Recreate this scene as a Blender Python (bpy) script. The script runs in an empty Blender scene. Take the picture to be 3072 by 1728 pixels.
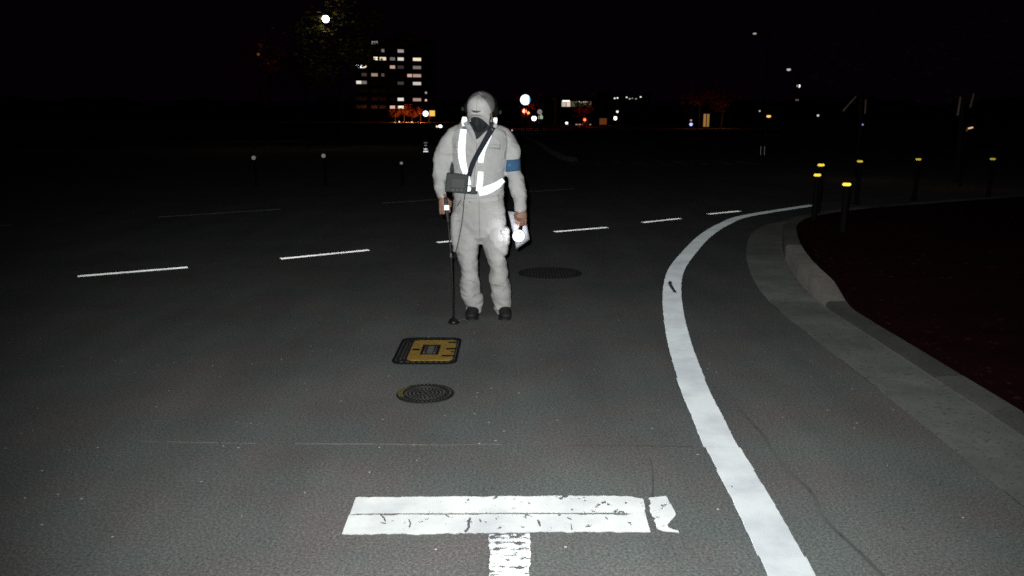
import bpy, bmesh, math, random
from mathutils import Vector, Matrix, noise
from mathutils.bvhtree import BVHTree
random.seed(7)
R = math.radians
SC = bpy.context.scene
COL = SC.collection

# ------------------------------------------------------------------ camera, sky, flash, exposure
CAM_H, PITCH, FOC = 1.5, R(12.1), 2389.0
cd = bpy.data.cameras.new('camera'); cam = bpy.data.objects.new('camera', cd); COL.objects.link(cam)
cam.location = (0, 0, CAM_H); cam.rotation_euler = (R(90) - PITCH, 0, 0)
cd.sensor_width = 36; cd.lens = 28; cd.clip_start = 0.05; cd.clip_end = 3000
SC.camera = cam
W = bpy.data.worlds.new('World'); SC.world = W; W.use_nodes = True
nt = W.node_tree; bg = nt.nodes['Background']
sky = nt.nodes.new('ShaderNodeTexSky'); sky.sky_type = 'NISHITA'; sky.sun_disc = False
sky.sun_elevation = R(-6); sky.sun_rotation = R(200); sky.altitude = 10
tint = nt.nodes.new('ShaderNodeMixRGB'); tint.blend_type = 'ADD'; tint.inputs[0].default_value = 1
tint.inputs[2].default_value = (0.0115, 0.003, 0.0145, 1)       # town glow under low night cloud
nt.links.new(sky.outputs[0], tint.inputs[1]); nt.links.new(tint.outputs[0], bg.inputs[0])
bg.inputs[1].default_value = 0.10

FLASH = (-0.05, 0.0, 1.57)
fl = bpy.data.lights.new('camera_flash', 'SPOT'); fo = bpy.data.objects.new('camera_flash', fl); COL.objects.link(fo)
fo.location = FLASH; fo.rotation_euler = (R(90) - R(13.5), 0, R(-4))
fl.spot_size = R(94); fl.spot_blend = 1.0; fl.energy = 930; fl.shadow_soft_size = 0.012; fl.color = (0.97, 1.0, 0.985)

SC.view_settings.view_transform = 'Standard'; SC.view_settings.look = 'None'
SC.view_settings.exposure = 0; SC.view_settings.gamma = 1; SC.view_settings.use_curve_mapping = False
SC.render.engine = 'CYCLES'
SC.cycles.max_bounces = 5; SC.cycles.caustics_reflective = False; SC.cycles.caustics_refractive = False
SC.cycles.filter_width = 1.7
SC.cycles.use_denoising = False

# ------------------------------------------------------------------ measuring helpers: sight line -> place at a chosen distance
def ray(u, v):
    r = (u - 1536) / FOC; a = (864 - v) / FOC
    return Vector((r, math.cos(PITCH) + a * math.sin(PITCH), -math.sin(PITCH) + a * math.cos(PITCH)))
def at(u, v, Y):
    d = ray(u, v); return Vector((0, 0, CAM_H)) + d * (Y / d.y)
def mpp(Y, z=1.0):
    return (Y * math.cos(PITCH) + (CAM_H - z) * math.sin(PITCH)) / FOC

# ------------------------------------------------------------------ object helpers
def link(name, me, mat=None, parent=None, smooth=False, **pr):
    o = bpy.data.objects.new(name, me); COL.objects.link(o)
    if mat is not None:
        for m in (mat if isinstance(mat, (list, tuple)) else [mat]): me.materials.append(m)
    if smooth:
        for p in me.polygons: p.use_smooth = True
    if parent is not None: o.parent = parent
    for k, v in pr.items(): o[k] = v
    return o
def fin(name, bm, mat=None, parent=None, smooth=False, **pr):
    me = bpy.data.meshes.new(name); bmesh.ops.recalc_face_normals(bm, faces=bm.faces); bm.to_mesh(me); bm.free()
    return link(name, me, mat, parent, smooth, **pr)
def thing(name, label, category, group=None, loc=(0, 0, 0)):
    o = bpy.data.objects.new(name, None); COL.objects.link(o); o.empty_display_size = .1
    o.location = loc; o['label'] = label; o['category'] = category
    if group: o['group'] = group
    return o
def copy_tree(o, parent=None):
    c = o.copy(); COL.objects.link(c); c.parent = parent
    for ch in list(o.children): copy_tree(ch, c)
    return c
def box(bm, c, s, rot=None, mi=0, bev=0):
    r = bmesh.ops.create_cube(bm, size=1)
    M = Matrix.Translation(c) @ (rot if rot is not None else Matrix.Identity(4)) @ Matrix.Diagonal((s[0], s[1], s[2], 1))
    bmesh.ops.transform(bm, matrix=M, verts=r['verts'])
    fs = {f for v in r['verts'] for f in v.link_faces}
    for f in fs: f.material_index = mi
    if bev:
        es = list({e for f in fs for e in f.edges})
        bmesh.ops.bevel(bm, geom=es, offset=bev, segments=2, affect='EDGES', profile=.6)
def lathe(bm, c, prof, seg=24, mi=0, M=None):
    M = M if M is not None else Matrix.Identity(4)
    rings = []
    for r, z in prof:
        if r < 1e-6: rings.append([bm.verts.new(Vector(c) + M.to_3x3() @ Vector((0, 0, z)))])
        else: rings.append([bm.verts.new(Vector(c) + M.to_3x3() @ Vector((r * math.cos(2 * math.pi * k / seg), r * math.sin(2 * math.pi * k / seg), z))) for k in range(seg)])
    for a, b in zip(rings, rings[1:]):
        for k in range(seg):
            k2 = (k + 1) % seg
            if len(a) == 1 and len(b) == 1: continue
            if len(a) == 1: f = bm.faces.new((a[0], b[k2], b[k]))
            elif len(b) == 1: f = bm.faces.new((a[k], a[k2], b[0]))
            else: f = bm.faces.new((a[k], a[k2], b[k2], b[k]))
            f.material_index = mi
def tube(bm, pts, rad, seg=14, mi=0, ref=Vector((1, 0, 0)), caps=True, e1=1.0):
    """swept ellipse; rad = (across, deep) for each point; rounded ends"""
    P = [Vector(p) for p in pts]; Rr = [(r if isinstance(r, (tuple, list)) else (r, r)) for r in rad]
    if caps:
        d0 = (P[0] - P[1]).normalized(); d1 = (P[-1] - P[-2]).normalized()
        a0, a1 = min(Rr[0]), min(Rr[-1])
        P = [P[0] + d0 * a0 * .95, P[0] + d0 * a0 * .6] + P + [P[-1] + d1 * a1 * .6 * e1, P[-1] + d1 * a1 * .95 * e1]
        Rr = [tuple(x * .3 for x in Rr[0]), tuple(x * .8 for x in Rr[0])] + Rr + [tuple(x * .8 for x in Rr[-1]), tuple(x * .3 for x in Rr[-1])]
    rings = []
    for i, p in enumerate(P):
        t = (P[min(i + 1, len(P) - 1)] - P[max(i - 1, 0)]).normalized()
        x = ref - t * ref.dot(t)
        if x.length < 1e-3: x = Vector((0, 1, 0)) - t * t.y
        x.normalize(); y = t.cross(x)
        rings.append([bm.verts.new(p + x * Rr[i][0] * math.cos(2 * math.pi * k / seg) + y * Rr[i][1] * math.sin(2 * math.pi * k / seg)) for k in range(seg)])
    for a, b in zip(rings, rings[1:]):
        for k in range(seg):
            bm.faces.new((a[k], a[(k + 1) % seg], b[(k + 1) % seg], b[k])).material_index = mi
    bm.faces.new(rings[0][::-1]).material_index = mi; bm.faces.new(rings[-1]).material_index = mi
def shell(bm, t):
    bmesh.ops.recalc_face_normals(bm, faces=bm.faces); bm.normal_update(); bmesh.ops.solidify(bm, geom=bm.faces[:], thickness=t)
def ellipsoid(bm, M, r, seg=24, mi=0):
    g = bmesh.ops.create_uvsphere(bm, u_segments=seg, v_segments=seg * 2 // 3, radius=1)
    bmesh.ops.transform(bm, matrix=M @ Matrix.Diagonal((r[0], r[1], r[2], 1)), verts=g['verts'])
    for v in g['verts']:
        for f in v.link_faces: f.material_index = mi
def fuse(bm, voxel, smooth=4):
    """melt overlapping volumes into one continuous surface"""
    me = bpy.data.meshes.new('tmp'); bmesh.ops.recalc_face_normals(bm, faces=bm.faces); bm.to_mesh(me); bm.free()
    o = bpy.data.objects.new('tmp', me); COL.objects.link(o)
    m = o.modifiers.new('r', 'REMESH'); m.mode = 'VOXEL'; m.voxel_size = voxel; m.adaptivity = 0
    if smooth:
        s = o.modifiers.new('s', 'SMOOTH'); s.factor = .5; s.iterations = smooth
    dg = bpy.context.evaluated_depsgraph_get(); ev = o.evaluated_get(dg)
    out = bpy.data.meshes.new_from_object(ev)
    bpy.data.objects.remove(o); bpy.data.meshes.remove(me)
    return out

# ------------------------------------------------------------------ materials
class N:
    def __init__(s, name):
        s.m = bpy.data.materials.new(name); s.m.use_nodes = True; s.t = s.m.node_tree; s.t.nodes.clear()
        s.out = s.t.nodes.new('ShaderNodeOutputMaterial')
    def n(s, typ, **kw):
        x = s.t.nodes.new(typ)
        for k, v in kw.items():
            if k.startswith('_'):
                i = int(k[1:]) if k[1:].isdigit() else k[1:]
                s.set(x.inputs[i], v)
            else: setattr(x, k, v)
        return x
    def set(s, inp, v):
        if isinstance(v, bpy.types.NodeSocket): s.t.links.new(v, inp)
        elif isinstance(v, bpy.types.Node): s.t.links.new(v.outputs[0], inp)
        else:
            if isinstance(v, tuple) and len(v) == 3 and inp.type == 'RGBA': v = (*v, 1)
            inp.default_value = v
    def math(s, op, a, b=0.0, c=None):
        x = s.t.nodes.new('ShaderNodeMath'); x.operation = op; s.set(x.inputs[0], a); s.set(x.inputs[1], b)
        if c is not None: s.set(x.inputs[2], c)
        return x.outputs[0]
    def vmath(s, op, a, b=None, scale=None):
        x = s.t.nodes.new('ShaderNodeVectorMath'); x.operation = op; s.set(x.inputs[0], a)
        if b is not None: s.set(x.inputs[1], b)
        if scale is not None: s.set(x.inputs['Scale'], scale)
        return x.outputs['Value'] if op == 'DOT_PRODUCT' else x.outputs[0]
    def pos(s):
        return s.n('ShaderNodeNewGeometry').outputs['Position']
    def noise(s, scale, detail=3, rough=.5, vec=None):
        x = s.n('ShaderNodeTexNoise', _Scale=scale, _Detail=float(detail), _Roughness=rough)
        s.set(x.inputs['Vector'], vec if vec is not None else s.pos()); return x.outputs[0]
    def ramp(s, fac, stops):
        x = s.t.nodes.new('ShaderNodeValToRGB'); s.set(x.inputs[0], fac)
        e = x.color_ramp.elements
        while len(e) < len(stops): e.new(.5)
        for k, (p, c) in zip(e, stops): k.position = p; k.color = (*c, 1) if len(c) == 3 else c
        return x.outputs[0]
    def mix(s, fac, a, b, mode='MIX'):
        x = s.t.nodes.new('ShaderNodeMixRGB'); x.blend_type = mode; s.set(x.inputs[0], fac); s.set(x.inputs[1], a); s.set(x.inputs[2], b)
        return x.outputs[0]
    def bump(s, h, strength=.5, dist=.01):
        return s.n('ShaderNodeBump', _Height=h, _Strength=strength, _Distance=dist).outputs[0]
    def rough_facets(s, w, normal=None):
        """coarse grain: the facets that send light back are the ones facing the eye (rough-surface backscatter)"""
        g = s.n('ShaderNodeNewGeometry')
        a = s.vmath('SCALE', g.outputs['Incoming'], scale=w)
        b = s.vmath('ADD', normal if normal is not None else g.outputs['Normal'], a)
        return s.vmath('NORMALIZE', b)
    def mixs(s, f, a, b):
        x = s.t.nodes.new('ShaderNodeMixShader'); s.set(x.inputs[0], f); s.set(x.inputs[1], a); s.set(x.inputs[2], b); return x.outputs[0]
    def adds(s, a, b):
        x = s.t.nodes.new('ShaderNodeAddShader'); s.set(x.inputs[0], a); s.set(x.inputs[1], b); return x.outputs[0]
    def done(s, sh):
        s.set(s.out.inputs[0], sh); return s.m
def simple(name, col, rough=.6, metal=0.0, bumpscale=None, bstr=.3, var=.15, vs=8.0, spec=.5):
    q = N(name)
    c = q.mix(q.math('MULTIPLY', q.noise(vs, 4), 1.0), tuple(x * (1 - var) for x in col), tuple(min(1, x * (1 + var)) for x in col))
    p = q.n('ShaderNodeBsdfPrincipled', **{'_Base Color': c, '_Roughness': rough, '_Metallic': metal, '_Specular IOR Level': spec})
    if bumpscale: q.set(p.inputs['Normal'], q.bump(q.noise(bumpscale, 3), bstr, .004))
    return q.done(p.outputs[0])
def emit(name, col, s):
    q = N(name); return q.done(q.n('ShaderNodeEmission', _Color=col, _Strength=s).outputs[0])
def retro(name, col, rough, gain=1.0, base=.3):
    """glass-bead sheeting: sends light back the way it came"""
    q = N(name); g = q.n('ShaderNodeNewGeometry')
    gl = q.n('ShaderNodeBsdfGlossy', _Color=tuple(c * gain for c in col), _Roughness=rough); q.set(gl.inputs['Normal'], g.outputs['Incoming'])
    df = q.n('ShaderNodeBsdfDiffuse', _Color=tuple(c * base for c in col))
    return q.done(q.adds(gl.outputs[0], df.outputs[0]))

def asphalt_mat():
    q = N('asphalt')
    fine = q.noise(420, 2, .7); mid = q.noise(90, 3, .6); big = q.noise(.9, 4, .6); tone = q.noise(2.6, 3, .55, q.vmath('ADD', q.pos(), (9.1, 3.3, 1.0)))
    f = q.math('ADD', q.math('MULTIPLY', fine, .62), q.math('MULTIPLY', mid, .38))
    c = q.ramp(f, [(.32, (.028, .029, .029)), (.5, (.122, .126, .123)), (.68, (.31, .312, .305))])
    c = q.mix(1.0, c, q.ramp(big, [(.3, (.86, .86, .87)), (.7, (1.12, 1.11, 1.09))]), 'MULTIPLY')
    track = q.noise(1.0, 3, .5, q.vmath('MULTIPLY', q.pos(), (2.6, .35, 1)))
    c = q.mix(1.0, c, q.ramp(track, [(.35, (.92, .92, .92)), (.65, (1.06, 1.06, 1.06))]), 'MULTIPLY')
    pit = q.noise(55, 2, .5); c = q.mix(1.0, c, q.ramp(pit, [(.24, (.55, .55, .55)), (.36, (1, 1, 1))]), 'MULTIPLY')
    c = q.mix(1.0, c, q.ramp(tone, [(.35, (.95, 1.03, 1.02)), (.5, (1, 1, 1)), (.65, (1.07, .97, .98))]), 'MULTIPLY')
    v = q.n('ShaderNodeTexVoronoi', _Scale=26.0, _Randomness=1.0); q.set(v.inputs['Vector'], q.pos())
    rnd = q.n('ShaderNodeSeparateColor'); q.set(rnd.inputs[0], v.outputs['Color'])
    chip = q.math('MULTIPLY', q.math('LESS_THAN', v.outputs['Distance'], .13), q.math('GREATER_THAN', rnd.outputs[0], .95))
    c = q.mix(chip, c, (.55, .55, .52))
    nb = q.bump(q.math('ADD', q.math('MULTIPLY', q.noise(230, 2), .6), q.math('MULTIPLY', mid, .4)), .05, .001)
    d = q.n('ShaderNodeBsdfDiffuse', _Color=c, _Roughness=.15); q.set(d.inputs['Normal'], nb)
    return q.done(d.outputs[0])
def paint_mat(name, col=(.50, .52, .53), wear=None, retro_gain=.85, clean=False):
    q = N(name)
    g = q.n('ShaderNodeNewGeometry')
    sm = q.noise(3.2, 5, .6); fine = q.noise(330, 2, .6)
    c = q.mix(1.0, col, q.ramp(sm, [(.3, (.76, .76, .79)), (.58, (1.04, 1.04, 1.02))]), 'MULTIPLY')
    c = q.mix(1.0, c, q.ramp(fine, [(.3, (.9, .9, .9)), (.7, (1.06, 1.06, 1.06))]), 'MULTIPLY')
    nb = q.bump(fine, .25, .002)
    d = q.n('ShaderNodeBsdfDiffuse', _Color=c, _Roughness=.8); q.set(d.inputs['Normal'], nb)
    dt = q.math('ABSOLUTE', q.vmath('DOT_PRODUCT', g.outputs['Incoming'], g.outputs['True Normal']))
    ent = q.math('POWER', q.math('SUBTRACT', 1.0, dt), 4.0)          # beads work at low entrance angles
    gl = q.n('ShaderNodeBsdfGlossy', _Color=q.mix(1.0, c, q.math('MULTIPLY', ent, retro_gain), 'MULTIPLY'), _Roughness=.5)
    q.set(gl.inputs['Normal'], g.outputs['Incoming'])
    sh = q.adds(d.outputs[0], gl.outputs[0])
    if wear:
        scale, thr, stretch = wear
        vec = q.vmath('MULTIPLY', q.pos(), stretch)
        w = q.noise(scale, 5, .62, vec); w2 = q.noise(1.7, 3, .5, q.vmath('ADD', q.pos(), (3., 8., 0.)))
        m = q.math('GREATER_THAN', q.math('ADD', w, q.math('MULTIPLY', q.math('SUBTRACT', w2, .5), .35)), thr)
        sh = q.mixs(m, sh, q.n('ShaderNodeBsdfTransparent').outputs[0])
    return q.done(sh)

M = {}
M['asphalt'] = asphalt_mat()
M['paint'] = paint_mat('road_paint', wear=(30, .70, (1, 1, 1)), col=(.355, .375, .39))
M['paint_bar'] = paint_mat('bar_paint', wear=(26, .655, (1.0, .8, 1)), col=(.40, .41, .41))
M['paint_worn'] = paint_mat('worn_paint', wear=(40, .515, (.6, 1.25, 1)), col=(.48, .49, .49))
M['paint_dash'] = paint_mat('dash_paint', col=(.42, .42, .41), retro_gain=3.2)
M['paint_old'] = paint_mat('old_paint', col=(.05, .05, .05), retro_gain=1.3)
M['paint_faint'] = paint_mat('faint_paint', col=(.05, .05, .052), retro_gain=.25, wear=(2.2, .5, (1, 1, 1)))
M['seal'] = simple('joint_seal', (.02, .02, .022), .8)
M['joint'] = simple('joint_line', (.085, .08, .075), .9)
def conc(name, col, w=.5, sc=60):
    q = N(name); oi = q.n('ShaderNodeObjectInfo')
    c = q.mix(1.0, col, q.ramp(q.noise(2.2, 5, .65), [(.3, (.72, .72, .74)), (.7, (1.2, 1.17, 1.12))]), 'MULTIPLY')
    c = q.mix(1.0, c, q.ramp(q.noise(260, 2, .6), [(.3, (.72, .72, .72)), (.7, (1.25, 1.25, 1.25))]), 'MULTIPLY')
    c = q.mix(1.0, c, q.ramp(oi.outputs['Random'], [(0, (.80, .80, .80)), (1, (1.14, 1.13, 1.10))]), 'MULTIPLY')
    c = q.mix(1.0, c, q.ramp(q.noise(42, 3, .6), [(.30, (.5, .5, .5)), (.42, (1, 1, 1)), (.66, (1, 1, 1)), (.72, (1.35, 1.33, 1.28))]), 'MULTIPLY')
    d = q.n('ShaderNodeBsdfDiffuse', _Color=c, _Roughness=1.0); q.set(d.inputs['Normal'], q.rough_facets(w, q.bump(q.noise(sc, 3), .4, .005)))
    return q.done(d.outputs[0])
M['gutter'] = conc('gutter_concrete', (.100, .106, .101), .03)
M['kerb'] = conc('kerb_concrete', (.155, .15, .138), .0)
M['kerb_dark'] = conc('dark_kerb_concrete', (.060, .062, .058), .0)  # dirt on the lowered stones; far stones reuse the same dark tone
M['kerb_highlight'] = conc('kerb_edge_highlight', (.12, .118, .108), .0)
M['joint_shade'] = conc('joint_shade_sheet', (.018, .018, .017), .0)
M['seal'] = conc('joint_seal', (.060, .063, .064), .0)
M['joint'] = conc('joint_line', (.150, .145, .135), .0)
M['soil'] = conc('soil', (.0095, .0030, .0036), .1, 30)
M['leaf_dead'] = simple('fallen_leaf', (.030, .007, .006), .95, var=.6, vs=30, spec=.05)
M['earth'] = simple('ground_earth', (.02, .018, .014), .95)

def cloth(name, col, sc=1.0, stain=True):
    q = N(name)
    n1 = q.noise(9 * sc, 4, .6); n2 = q.noise(70 * sc, 3, .6); weave = q.noise(900, 1)
    c = q.mix(1.0, col, q.ramp(n1, [(.3, (.9, .9, .92)), (.7, (1.06, 1.05, 1.03))]), 'MULTIPLY')
    if stain:
        c = q.mix(q.math('MULTIPLY', q.ramp(q.noise(5.5, 4, .6, q.vmath('ADD', q.pos(), (1.7, 0., .4))), [(.55, (0, 0, 0)), (.75, (1, 1, 1))]), .3), c, tuple(a * b for a, b in zip(col, (.86, .8, .72))))
    c = q.mix(1.0, c, q.ramp(weave, [(.3, (.95, .95, .95)), (.7, (1.04, 1.04, 1.04))]), 'MULTIPLY')
    rg = q.noise(4.6 * sc, 1.5, .4, q.vmath('MULTIPLY', q.vmath('ADD', q.pos(), (0, 0, 5)), (1.3, 1, 1.9)))
    ridge = q.math('POWER', q.math('SUBTRACT', 1.0, q.math('ABSOLUTE', q.math('MULTIPLY', q.math('SUBTRACT', rg, .5), 4.0))), 3.0)
    h = q.math('ADD', q.math('ADD', q.math('MULTIPLY', q.noise(6 * sc, 2, .4), .9), q.math('MULTIPLY', n2, .03)), q.math('MULTIPLY', ridge, .42))
    p = q.n('ShaderNodeBsdfPrincipled', **{'_Base Color': c, '_Roughness': .9, '_Specular IOR Level': .15}); q.set(p.inputs['Normal'], q.bump(h, .8, .017 / sc ** 1.6))
    return q.done(p.outputs[0])
M['jacket'] = cloth('work_jacket_cloth', (.65, .648, .64))
M['trousers'] = cloth('work_trouser_cloth', (.56, .55, .535))
M['cap'] = cloth('cap_cloth', (.74, .73, .71), 2)
M['cap_mesh'] = cloth('cap_mesh_cloth', (.30, .29, .285), 2)
M['seamthread'] = cloth('seam_cloth', (.30, .30, .295), 2, False)
M['skin'] = simple('skin', (.36, .20, .14), .55, bumpscale=90, var=.25, vs=40)
M['eye'] = simple('eye_white', (.6, .58, .55), .3)
M['dark_cloth'] = cloth('dark_cloth', (.05, .055, .06), 2, False)
M['mask'] = cloth('dark_mask_cloth', (.045, .05, .055), 3, False)
M['black'] = simple('black_plastic', (.018, .018, .02), .5)
M['ear_black'] = simple('ear_cup_plastic', (.008, .009, .008), .8, spec=.15)
M['ear_grey'] = simple('ear_knob_plastic', (.045, .047, .045), .8, spec=.15)
M['grey_plastic'] = simple('grey_plastic', (.09, .095, .1), .5)
M['box'] = simple('receiver_case', (.04, .052, .05), .6, bumpscale=200)
M['strap'] = cloth('strap_webbing', (.035, .042, .055), 3, False)
M['blue'] = cloth('armband_cloth', (.075, .17, .32), 4, False)
M['bluelight'] = cloth('armband_print', (.13, .27, .44), 4, False)
M['shoe'] = simple('shoe_rubber', (.012, .012, .012), .7)
M['retro_white'] = retro('reflective_tape', (.92, .98, 1.0), .36, .13, .5)
M['retro_belt'] = retro('reflective_belt', (.95, .98, 1.0), .42, .20, .5)
M['retro_post'] = retro('reflective_disc', (.85, .85, .8), .2, .12, .4)
M['retro_dim'] = retro('old_reflective_disc', (.7, .7, .65), .3, .1, .3)
M['retro_yellow'] = retro('yellow_reflector', (1.0, .72, .06), .3, .22, .3)
M['retro_reflection'] = retro('road_stud_lens', (.9, .92, 1.0), .16, .12, .3)  # for the bars that imitate the far lamp's reflections
M['retro_reflection_dim'] = retro('old_road_stud_lens', (.9, .9, .95), .2, .08, .3)
M['post'] = simple('post_paint', (.004, .0035, .004), .8, spec=.2)
M['iron'] = simple('cast_iron', (.028, .026, .026), .65, .4, bumpscale=300, bstr=.6, var=.5, vs=60)
M['iron_rim'] = simple('cast_iron_rim', (.009, .010, .011), .85, .0, bumpscale=300, spec=.15)
M['iron_far'] = simple('dull_cast_iron', (.075, .068, .074), .9, bumpscale=300, spec=.1)
M['iron_light'] = simple('worn_iron', (.075, .072, .068), .6, .3, bumpscale=300, var=.5, vs=90)
M['ochre'] = simple('ochre_lid_paint', (.44, .265, .04), .8, bumpscale=200, bstr=.8, var=.5, vs=55)
M['ochre_old'] = simple('faded_ochre', (.17, .14, .03), .8, bumpscale=200, var=.5, vs=60)
M['paper'] = simple('white_paper', (.40, .40, .43), .7, var=.04)
M['steel'] = simple('dark_steel', (.02, .02, .022), .4, .5)
M['led'] = emit('led_white', (1, .97, .93), 1.6)
M['lens'] = emit('torch_lens', (.93, .95, 1.0), 2.6)
M['bark'] = simple('bark', (.012, .009, .008), .9, bumpscale=40)
M['wall_dark'] = simple('building_wall', (.010, .007, .009), .95, spec=.1)
M['roof_dark'] = simple('building_roof', (.02, .018, .02), .9)
M['glass'] = simple('dark_glass', (.01, .01, .014), .15)
M['frame'] = simple('window_frame', (.05, .05, .055), .6)
def leafm(name, a, b):
    q = N(name); oi = q.noise(3, 3)
    c = q.mix(oi, a, b); d = q.n('ShaderNodeBsdfDiffuse', _Color=c); t = q.n('ShaderNodeBsdfTranslucent', _Color=c)
    return q.done(q.mixs(.35, d.outputs[0], t.outputs[0]))
M['leaf_green'] = leafm('olive_leaf', (.05, .06, .015), (.11, .10, .03))
M['leaf_far'] = simple('far_leaf', (.02, .015, .012), .95, spec=.1)
M['leaf_orange'] = leafm('autumn_leaf', (.11, .03, .008), (.16, .07, .02))

# ------------------------------------------------------------------ ground and road
bm = bmesh.new()
vs = [bm.verts.new(p) for p in ((-900, -20, 0), (900, -20, 0), (900, 1500, 0), (-900, 1500, 0))]; bm.faces.new(vs)
fin('road', bm, M['asphalt'], kind='structure')

def smooth_curve(pts, step):
    """Catmull-Rom through pts, resampled about every step metres"""
    P = [Vector(p) for p in pts]; P = [P[0] * 2 - P[1]] + P + [P[-1] * 2 - P[-2]]; out = []
    for i in range(1, len(P) - 2):
        a, b, c, d = P[i - 1:i + 3]; n = max(2, int((c - b).length / step))
        for k in range(n):
            t = k / n
            out.append(.5 * ((2 * b) + (c - a) * t + (2 * a - 5 * b + 4 * c - d) * t * t + (3 * b - a - 3 * c + d) * t ** 3))
    out.append(P[-2]); return out
def ribbon(name, left, right, z, mat, jag=0.0, joints=None, **pr):
    bm = bmesh.new(); n = len(left); rows = []
    for i in range(n):
        a, b = left[i].copy(), right[i].copy()
        if jag:
            d = (b - a).normalized()
            a += d * jag * (noise.noise(Vector((i * .9, 3.1, 0))) + .6 * noise.noise(Vector((i * .31, 7.7, 0))))
            b += d * jag * (noise.noise(Vector((i * .8, 9.1, 0))) + .6 * noise.noise(Vector((i * .27, 1.7, 0))))
        rows.append([bm.verts.new((a.x, a.y, z)), bm.verts.new((b.x, b.y, z))])
    for i, (p, q) in enumerate(zip(rows, rows[1:])):
        bm.faces.new((p[0], p[1], q[1], q[0]))
    r = bmesh.ops.extrude_face_region(bm, geom=bm.faces[:])
    bmesh.ops.translate(bm, vec=(0, 0, -.003), verts=[v for v in r['geom'] if isinstance(v, bmesh.types.BMVert)])
    return fin(name, bm, mat, **pr)

# curved white edge line, in its laid lengths (slightly misaligned at the joints)
EL = [(.80, 1.6), (.82, 2.0), (.85, 2.4), (.87, 2.7), (.885, 3.04), (.895, 3.46), (.92, 3.8), (.97, 4.46), (1.09, 5.46), (1.29, 6.67), (1.54, 7.77), (1.90, 8.86), (2.43, 10.26), (2.98, 11.42), (3.61, 12.42), (5.17, 13.92)]
CL = smooth_curve([(x, y, 0) for x, y in EL], .03)
left = []; right = []
for i, p in enumerate(CL):
    t = (CL[min(i + 1, len(CL) - 1)] - CL[max(i - 1, 0)]).normalized(); nrm = Vector((t.y, -t.x, 0))
    left.append(p); right.append(p + nrm * (.158 if p.y > 5 else .158))
line = thing('edge_line', 'long curving solid white line sweeping from the bottom edge round to the right', 'road marking')
cut = [0]; lims = [2.52, 3.22, 3.46, 4.45]
for L_ in lims: cut.append(min(range(len(CL)), key=lambda i: abs(CL[i].y - L_)))
cut.append(len(CL) - 1)
offs = [.006, .0, .005, -.003, .003]
for k in range(5):
    a, b = cut[k], cut[k + 1]; o_ = Vector((offs[k], 0, 0))
    gap = 0 if k in (3,) else 0
    ribbon('painted_length', [p + o_ for p in left[a:b + 1 - gap]], [p + o_ for p in right[a:b + 1 - gap]], .004 + .0006 * (k % 2), M['paint'], jag=.0035, parent=line)

# worn T mark: two bars side by side, a broken end piece and a flaking stem
def strip(name, pts_a, pts_b, z, mat, jag, parent, step=.012):
    A = smooth_line(pts_a, step); B = smooth_line(pts_b, step); n = min(len(A), len(B))
    A = resample(pts_a, n); B = resample(pts_b, n)
    bm = bmesh.new(); rows = []
    sd = random.random() * 90
    for i in range(n):
        j1 = jag * (noise.noise(Vector((i * .55, sd, 0))) + .8 * noise.noise(Vector((i * .13, sd, 4))))
        j2 = jag * (noise.noise(Vector((i * .55, sd, 9))) + .8 * noise.noise(Vector((i * .13, sd, 13))))
        a, b = A[i], B[i]; d = (b - a).normalized()
        rows.append([bm.verts.new((*(a + d * j1).xy, z)), bm.verts.new((*(b + d * j2).xy, z))])
    for p, q in zip(rows, rows[1:]): bm.faces.new((p[0], p[1], q[1], q[0]))
    r = bmesh.ops.extrude_face_region(bm, geom=bm.faces[:])
    bmesh.ops.translate(bm, vec=(0, 0, -.0025), verts=[v for v in r['geom'] if isinstance(v, bmesh.types.BMVert)])
    return fin(name, bm, mat, parent)
def smooth_line(pts, step):
    L = sum((Vector(b) - Vector(a)).length for a, b in zip(pts, pts[1:])); return [0] * max(3, int(L / step))
def resample(pts, n):
    P = [Vector((*p[:2], 0)) for p in pts]; L = [0]
    for a, b in zip(P, P[1:]): L.append(L[-1] + (b - a).length)
    out = []
    for i in range(n):
        s = L[-1] * i / (n - 1); k = max(j for j in range(len(L)) if L[j] <= s + 1e-9); k = min(k, len(P) - 2)
        t = (s - L[k]) / max(1e-9, L[k + 1] - L[k]); out.append(P[k].lerp(P[k + 1], t))
    return out
def gnd(u, v, z=0.0):
    d = ray(u, v); return (Vector((0, 0, CAM_H)) + d * ((z - CAM_H) / d.z)).xy
tm = thing('t_mark', 'white T shaped mark with a double bar and flaking stem in the foreground', 'road marking')
strip('bar', [gnd(1068, 1494), gnd(1400, 1492), gnd(1700, 1490), gnd(1890, 1491), gnd(1930, 1500)], [gnd(1050, 1545), gnd(1400, 1541), gnd(1700, 1541), gnd(1880, 1543), gnd(1938, 1539)], .004, M['paint_bar'], .006, tm)
strip('bar', [gnd(1047, 1547), gnd(1400, 1545), gnd(1700, 1544), gnd(1870, 1547), gnd(1935, 1541)], [gnd(1026, 1604), gnd(1300, 1603), gnd(1600, 1599), gnd(1850, 1598), gnd(1951, 1598)], .004, M['paint_bar'], .008, tm)
strip('broken_end', [gnd(1942, 1496), gnd(1946, 1520), gnd(1957, 1545), gnd(1972, 1590), gnd(1990, 1594), gnd(2037, 1600)], [gnd(1998, 1490), gnd(2014, 1520), gnd(2025, 1548), gnd(2002, 1575), gnd(2005, 1586), gnd(2034, 1594)], .004, M['paint_bar'], .006, tm)
strip('stem', [gnd(1470, 1606), gnd(1468, 1728), gnd(1455, 1900), gnd(1450, 2000)], [gnd(1590, 1603), gnd(1590, 1728), gnd(1594, 1900), gnd(1597, 2000)], .004, M['paint_worn'], .006, tm)

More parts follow.
